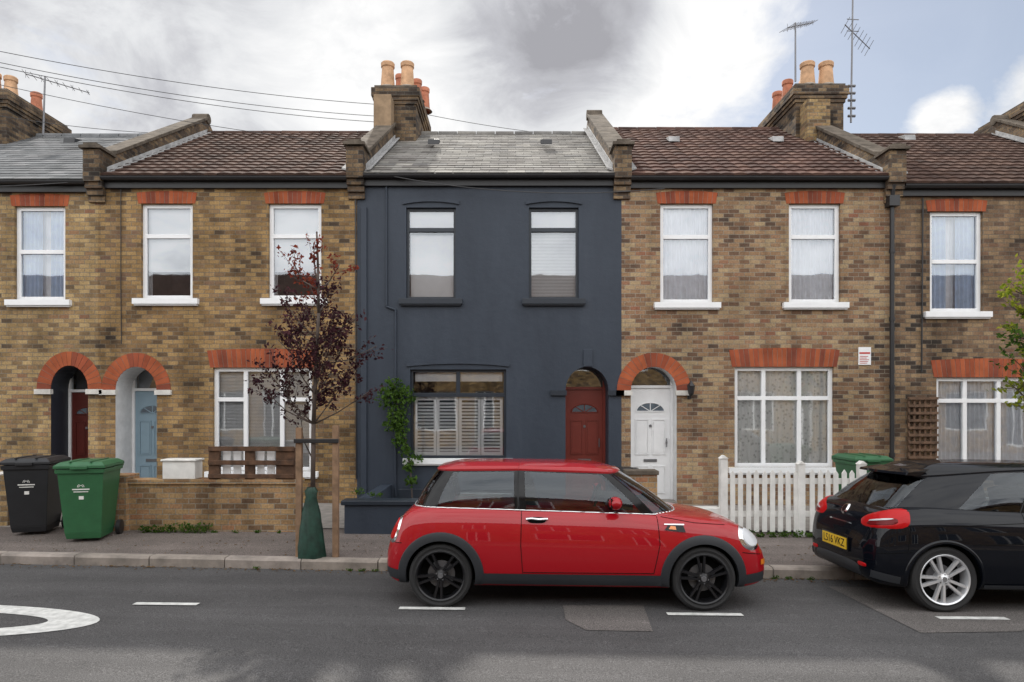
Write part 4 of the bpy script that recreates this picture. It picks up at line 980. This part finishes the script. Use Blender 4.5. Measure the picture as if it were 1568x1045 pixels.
corsa=dict(paint=BP,
 st=[(0,.34,.60,.56),(.03,.28,.72,.66),(.07,.25,.83,.72),(.13,.23,.92,.765),(.22,.22,.975,.79),(.40,.21,1.00,.808),(.7,.21,1.01,.82),(1.2,.20,1.00,.82),(2.0,.20,.98,.82),(2.8,.20,.95,.82),(3.2,.20,.91,.82),(3.5,.21,.86,.80),(3.75,.22,.78,.75),(3.9,.24,.68,.68),(3.97,.28,.58,.60),(4.02,.34,.48,.48)],
 wheels=(.645,3.155),wr=.312,arch=.345,trimw=.030,trim=BP,tk=.7,sillz=.27,zmin=.22,track=.80,rim=.238,alloy=ALS,nsp=5,spoff=(-.045,.045),spw=1.15,
 seams=[[(1.42,.96),(1.38,.62),(1.45,.34)],[(2.82,.92),(2.86,.6),(2.75,.35)],[(1.45,.345),(2.75,.35)],[(.06,.54),(.33,.57)],[(.30,.58),(.33,.80)],[(.9,.64),(1.6,.67)],[(1.6,.67),(2.8,.63)],[(.45,.80),(1.4,.845),(2.7,.82)]],
 handle=(1.50,.80),handlem=BP,
 gb=[(.15,0),(.18,.44),(.29,.60),(.82,.70),(1.42,.715),(1.50,.715),(2.85,.69),(2.97,.66),(3.17,.4),(3.24,0)],
 gt=[(.56,0,1.27),(.58,.35,1.265),(.69,.45,1.26),(1.28,.535,1.315),(1.60,.55,1.335),(1.68,.55,1.335),(2.25,.53,1.320),(2.37,.50,1.315),(2.48,.36,1.32),(2.52,0,1.325)],
 tags=['G','G','P','G','B','G','B','G','G'],roofz=1.405,chrome=False,beltz=.97,seat=1.6,mirror=(2.5,1.02),spoiler=True,details=cor_det)
x1=3.44;y1=7.14
cE,_=make_car('parked_car',corsa,(x1,y1,gz(x1,y1)),(-.03,.010,-.012))
text_on(cE,'LS16 VKZ',.115,Matrix.Translation((-.032,0,.547))@Matrix(((0,0,-1,0),(-1,0,0,0),(0,1,0,0),(0,0,0,1))),PIL)

# ---------------- sky & sun
w=bpy.data.worlds.new('World');sc.world=w;w.use_nodes=True;nt=w.node_tree;nt.nodes.clear()
out=nd(nt,'ShaderNodeOutputWorld');bg=nd(nt,'ShaderNodeBackground');bg.inputs[1].default_value=.106;nt.links.new(bg.outputs[0],out.inputs[0])
sun=Vector((-1.9,11.05,9.72)).normalized()
sk=nd(nt,'ShaderNodeTexSky',sky_type='NISHITA');sk.sun_disc=False;sk.sun_elevation=math.asin(sun.z);sk.sun_rotation=math.atan2(sun.x,sun.y)
tc=nd(nt,'ShaderNodeTexCoord').outputs['Generated']
spx=nd(nt,'ShaderNodeSeparateXYZ');nt.links.new(tc,spx.inputs[0])
zz=mth(nt,'ADD',mth(nt,'MAXIMUM',spx.outputs[2],0.0),.30)
cb=nd(nt,'ShaderNodeCombineXYZ');nt.links.new(mth(nt,'DIVIDE',spx.outputs[0],zz),cb.inputs[0]);nt.links.new(mth(nt,'DIVIDE',spx.outputs[1],zz),cb.inputs[1])
cb.inputs[2].default_value=3.3
def blob(px,py,rad,soft=.6):
    c=Vector(((px-784)/FP,1,(HOR-py)/FP)).normalized()
    n=nd(nt,'ShaderNodeVectorMath',operation='DISTANCE');nt.links.new(tc,n.inputs[0]);n.inputs[1].default_value=c
    return mth(nt,'MAXIMUM',mth(nt,'SUBTRACT',1.0,mth(nt,'DIVIDE',n.outputs['Value'],rad)),0.0)
n1=noise(nt,cb.outputs[0],2.6,8,.62,.3);n2=noise(nt,cb.outputs[0],4.2,8,.62,.5)
cov=mth(nt,'ADD',mth(nt,'MULTIPLY',mth(nt,'SUBTRACT',n1,.5),2.4),.78)
clr=mth(nt,'ADD',mth(nt,'MULTIPLY',blob(1560,40,.42),.9),mth(nt,'MULTIPLY',blob(1280,130,.25),.38))
cov=mth(nt,'SUBTRACT',cov,clr);cov=mth(nt,'ADD',cov,mth(nt,'MULTIPLY',blob(1560,140,.08),.7));cov=mth(nt,'ADD',cov,mth(nt,'MULTIPLY',blob(1430,180,.05),1.3));cov=mth(nt,'ADD',cov,mth(nt,'MULTIPLY',blob(1120,60,.12),.5))
mask=ramp(nt,cov,[(.20,0.12),(.36,.45),(.62,1.0)])
br_=mth(nt,'ADD',mth(nt,'MULTIPLY',mth(nt,'SUBTRACT',n2,.5),1.25),.80)
br_=mth(nt,'SUBTRACT',br_,mth(nt,'MULTIPLY',blob(840,75,.155),.85));br_=mth(nt,'SUBTRACT',br_,mth(nt,'MULTIPLY',blob(150,30,.60),.30))
br_=mth(nt,'SUBTRACT',br_,mth(nt,'MULTIPLY',blob(960,5,.12),.6))
br_=mth(nt,'ADD',br_,mth(nt,'MULTIPLY',blob(600,130,.20),.35));br_=mth(nt,'ADD',br_,mth(nt,'MULTIPLY',blob(1050,120,.25),.3))
cc=ramp(nt,br_,[(.12,(.38,.38,.41)),(.40,(.54,.545,.58)),(.62,(.75,.76,.78)),(.92,(.95,.95,.95))])
cc=mix(nt,1,cc,10.0,'MULTIPLY')
bk=nd(nt,'ShaderNodeMapRange');bk.inputs['From Min'].default_value=.45;bk.inputs['From Max'].default_value=-.35;bk.inputs['To Min'].default_value=1.0;bk.inputs['To Max'].default_value=2.4  # added boost: unseen clouds behind camera brightened to light the facades
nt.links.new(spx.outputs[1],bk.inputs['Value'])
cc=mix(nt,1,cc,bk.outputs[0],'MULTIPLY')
skc=mix(nt,.2,sk.outputs[0],(9.0,9.2,9.5))
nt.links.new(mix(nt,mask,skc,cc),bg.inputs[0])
sl=bpy.data.lights.new('sun','SUN');sl.energy=4.5;sl.angle=math.radians(1.0);sl.color=(1,.95,.87);so=bpy.data.objects.new('sun',sl);sc.collection.objects.link(so)
so.rotation_euler=(-sun).to_track_quat('-Z','Y').to_euler();so.location=(0,20,30)
cd=bpy.data.cameras.new('camera');cam=bpy.data.objects.new('camera',cd);sc.collection.objects.link(cam);sc.camera=cam
cam.location=(0,0,CAMZ);cam.rotation_euler=(math.pi/2,0,0);cd.sensor_width=36;cd.lens=36*FP/1568;cd.shift_y=(HOR-522.5)/1568;cd.clip_end=2000;cd.clip_start=.05
sc.view_settings.view_transform='Standard';sc.view_settings.look='None';sc.view_settings.exposure=0
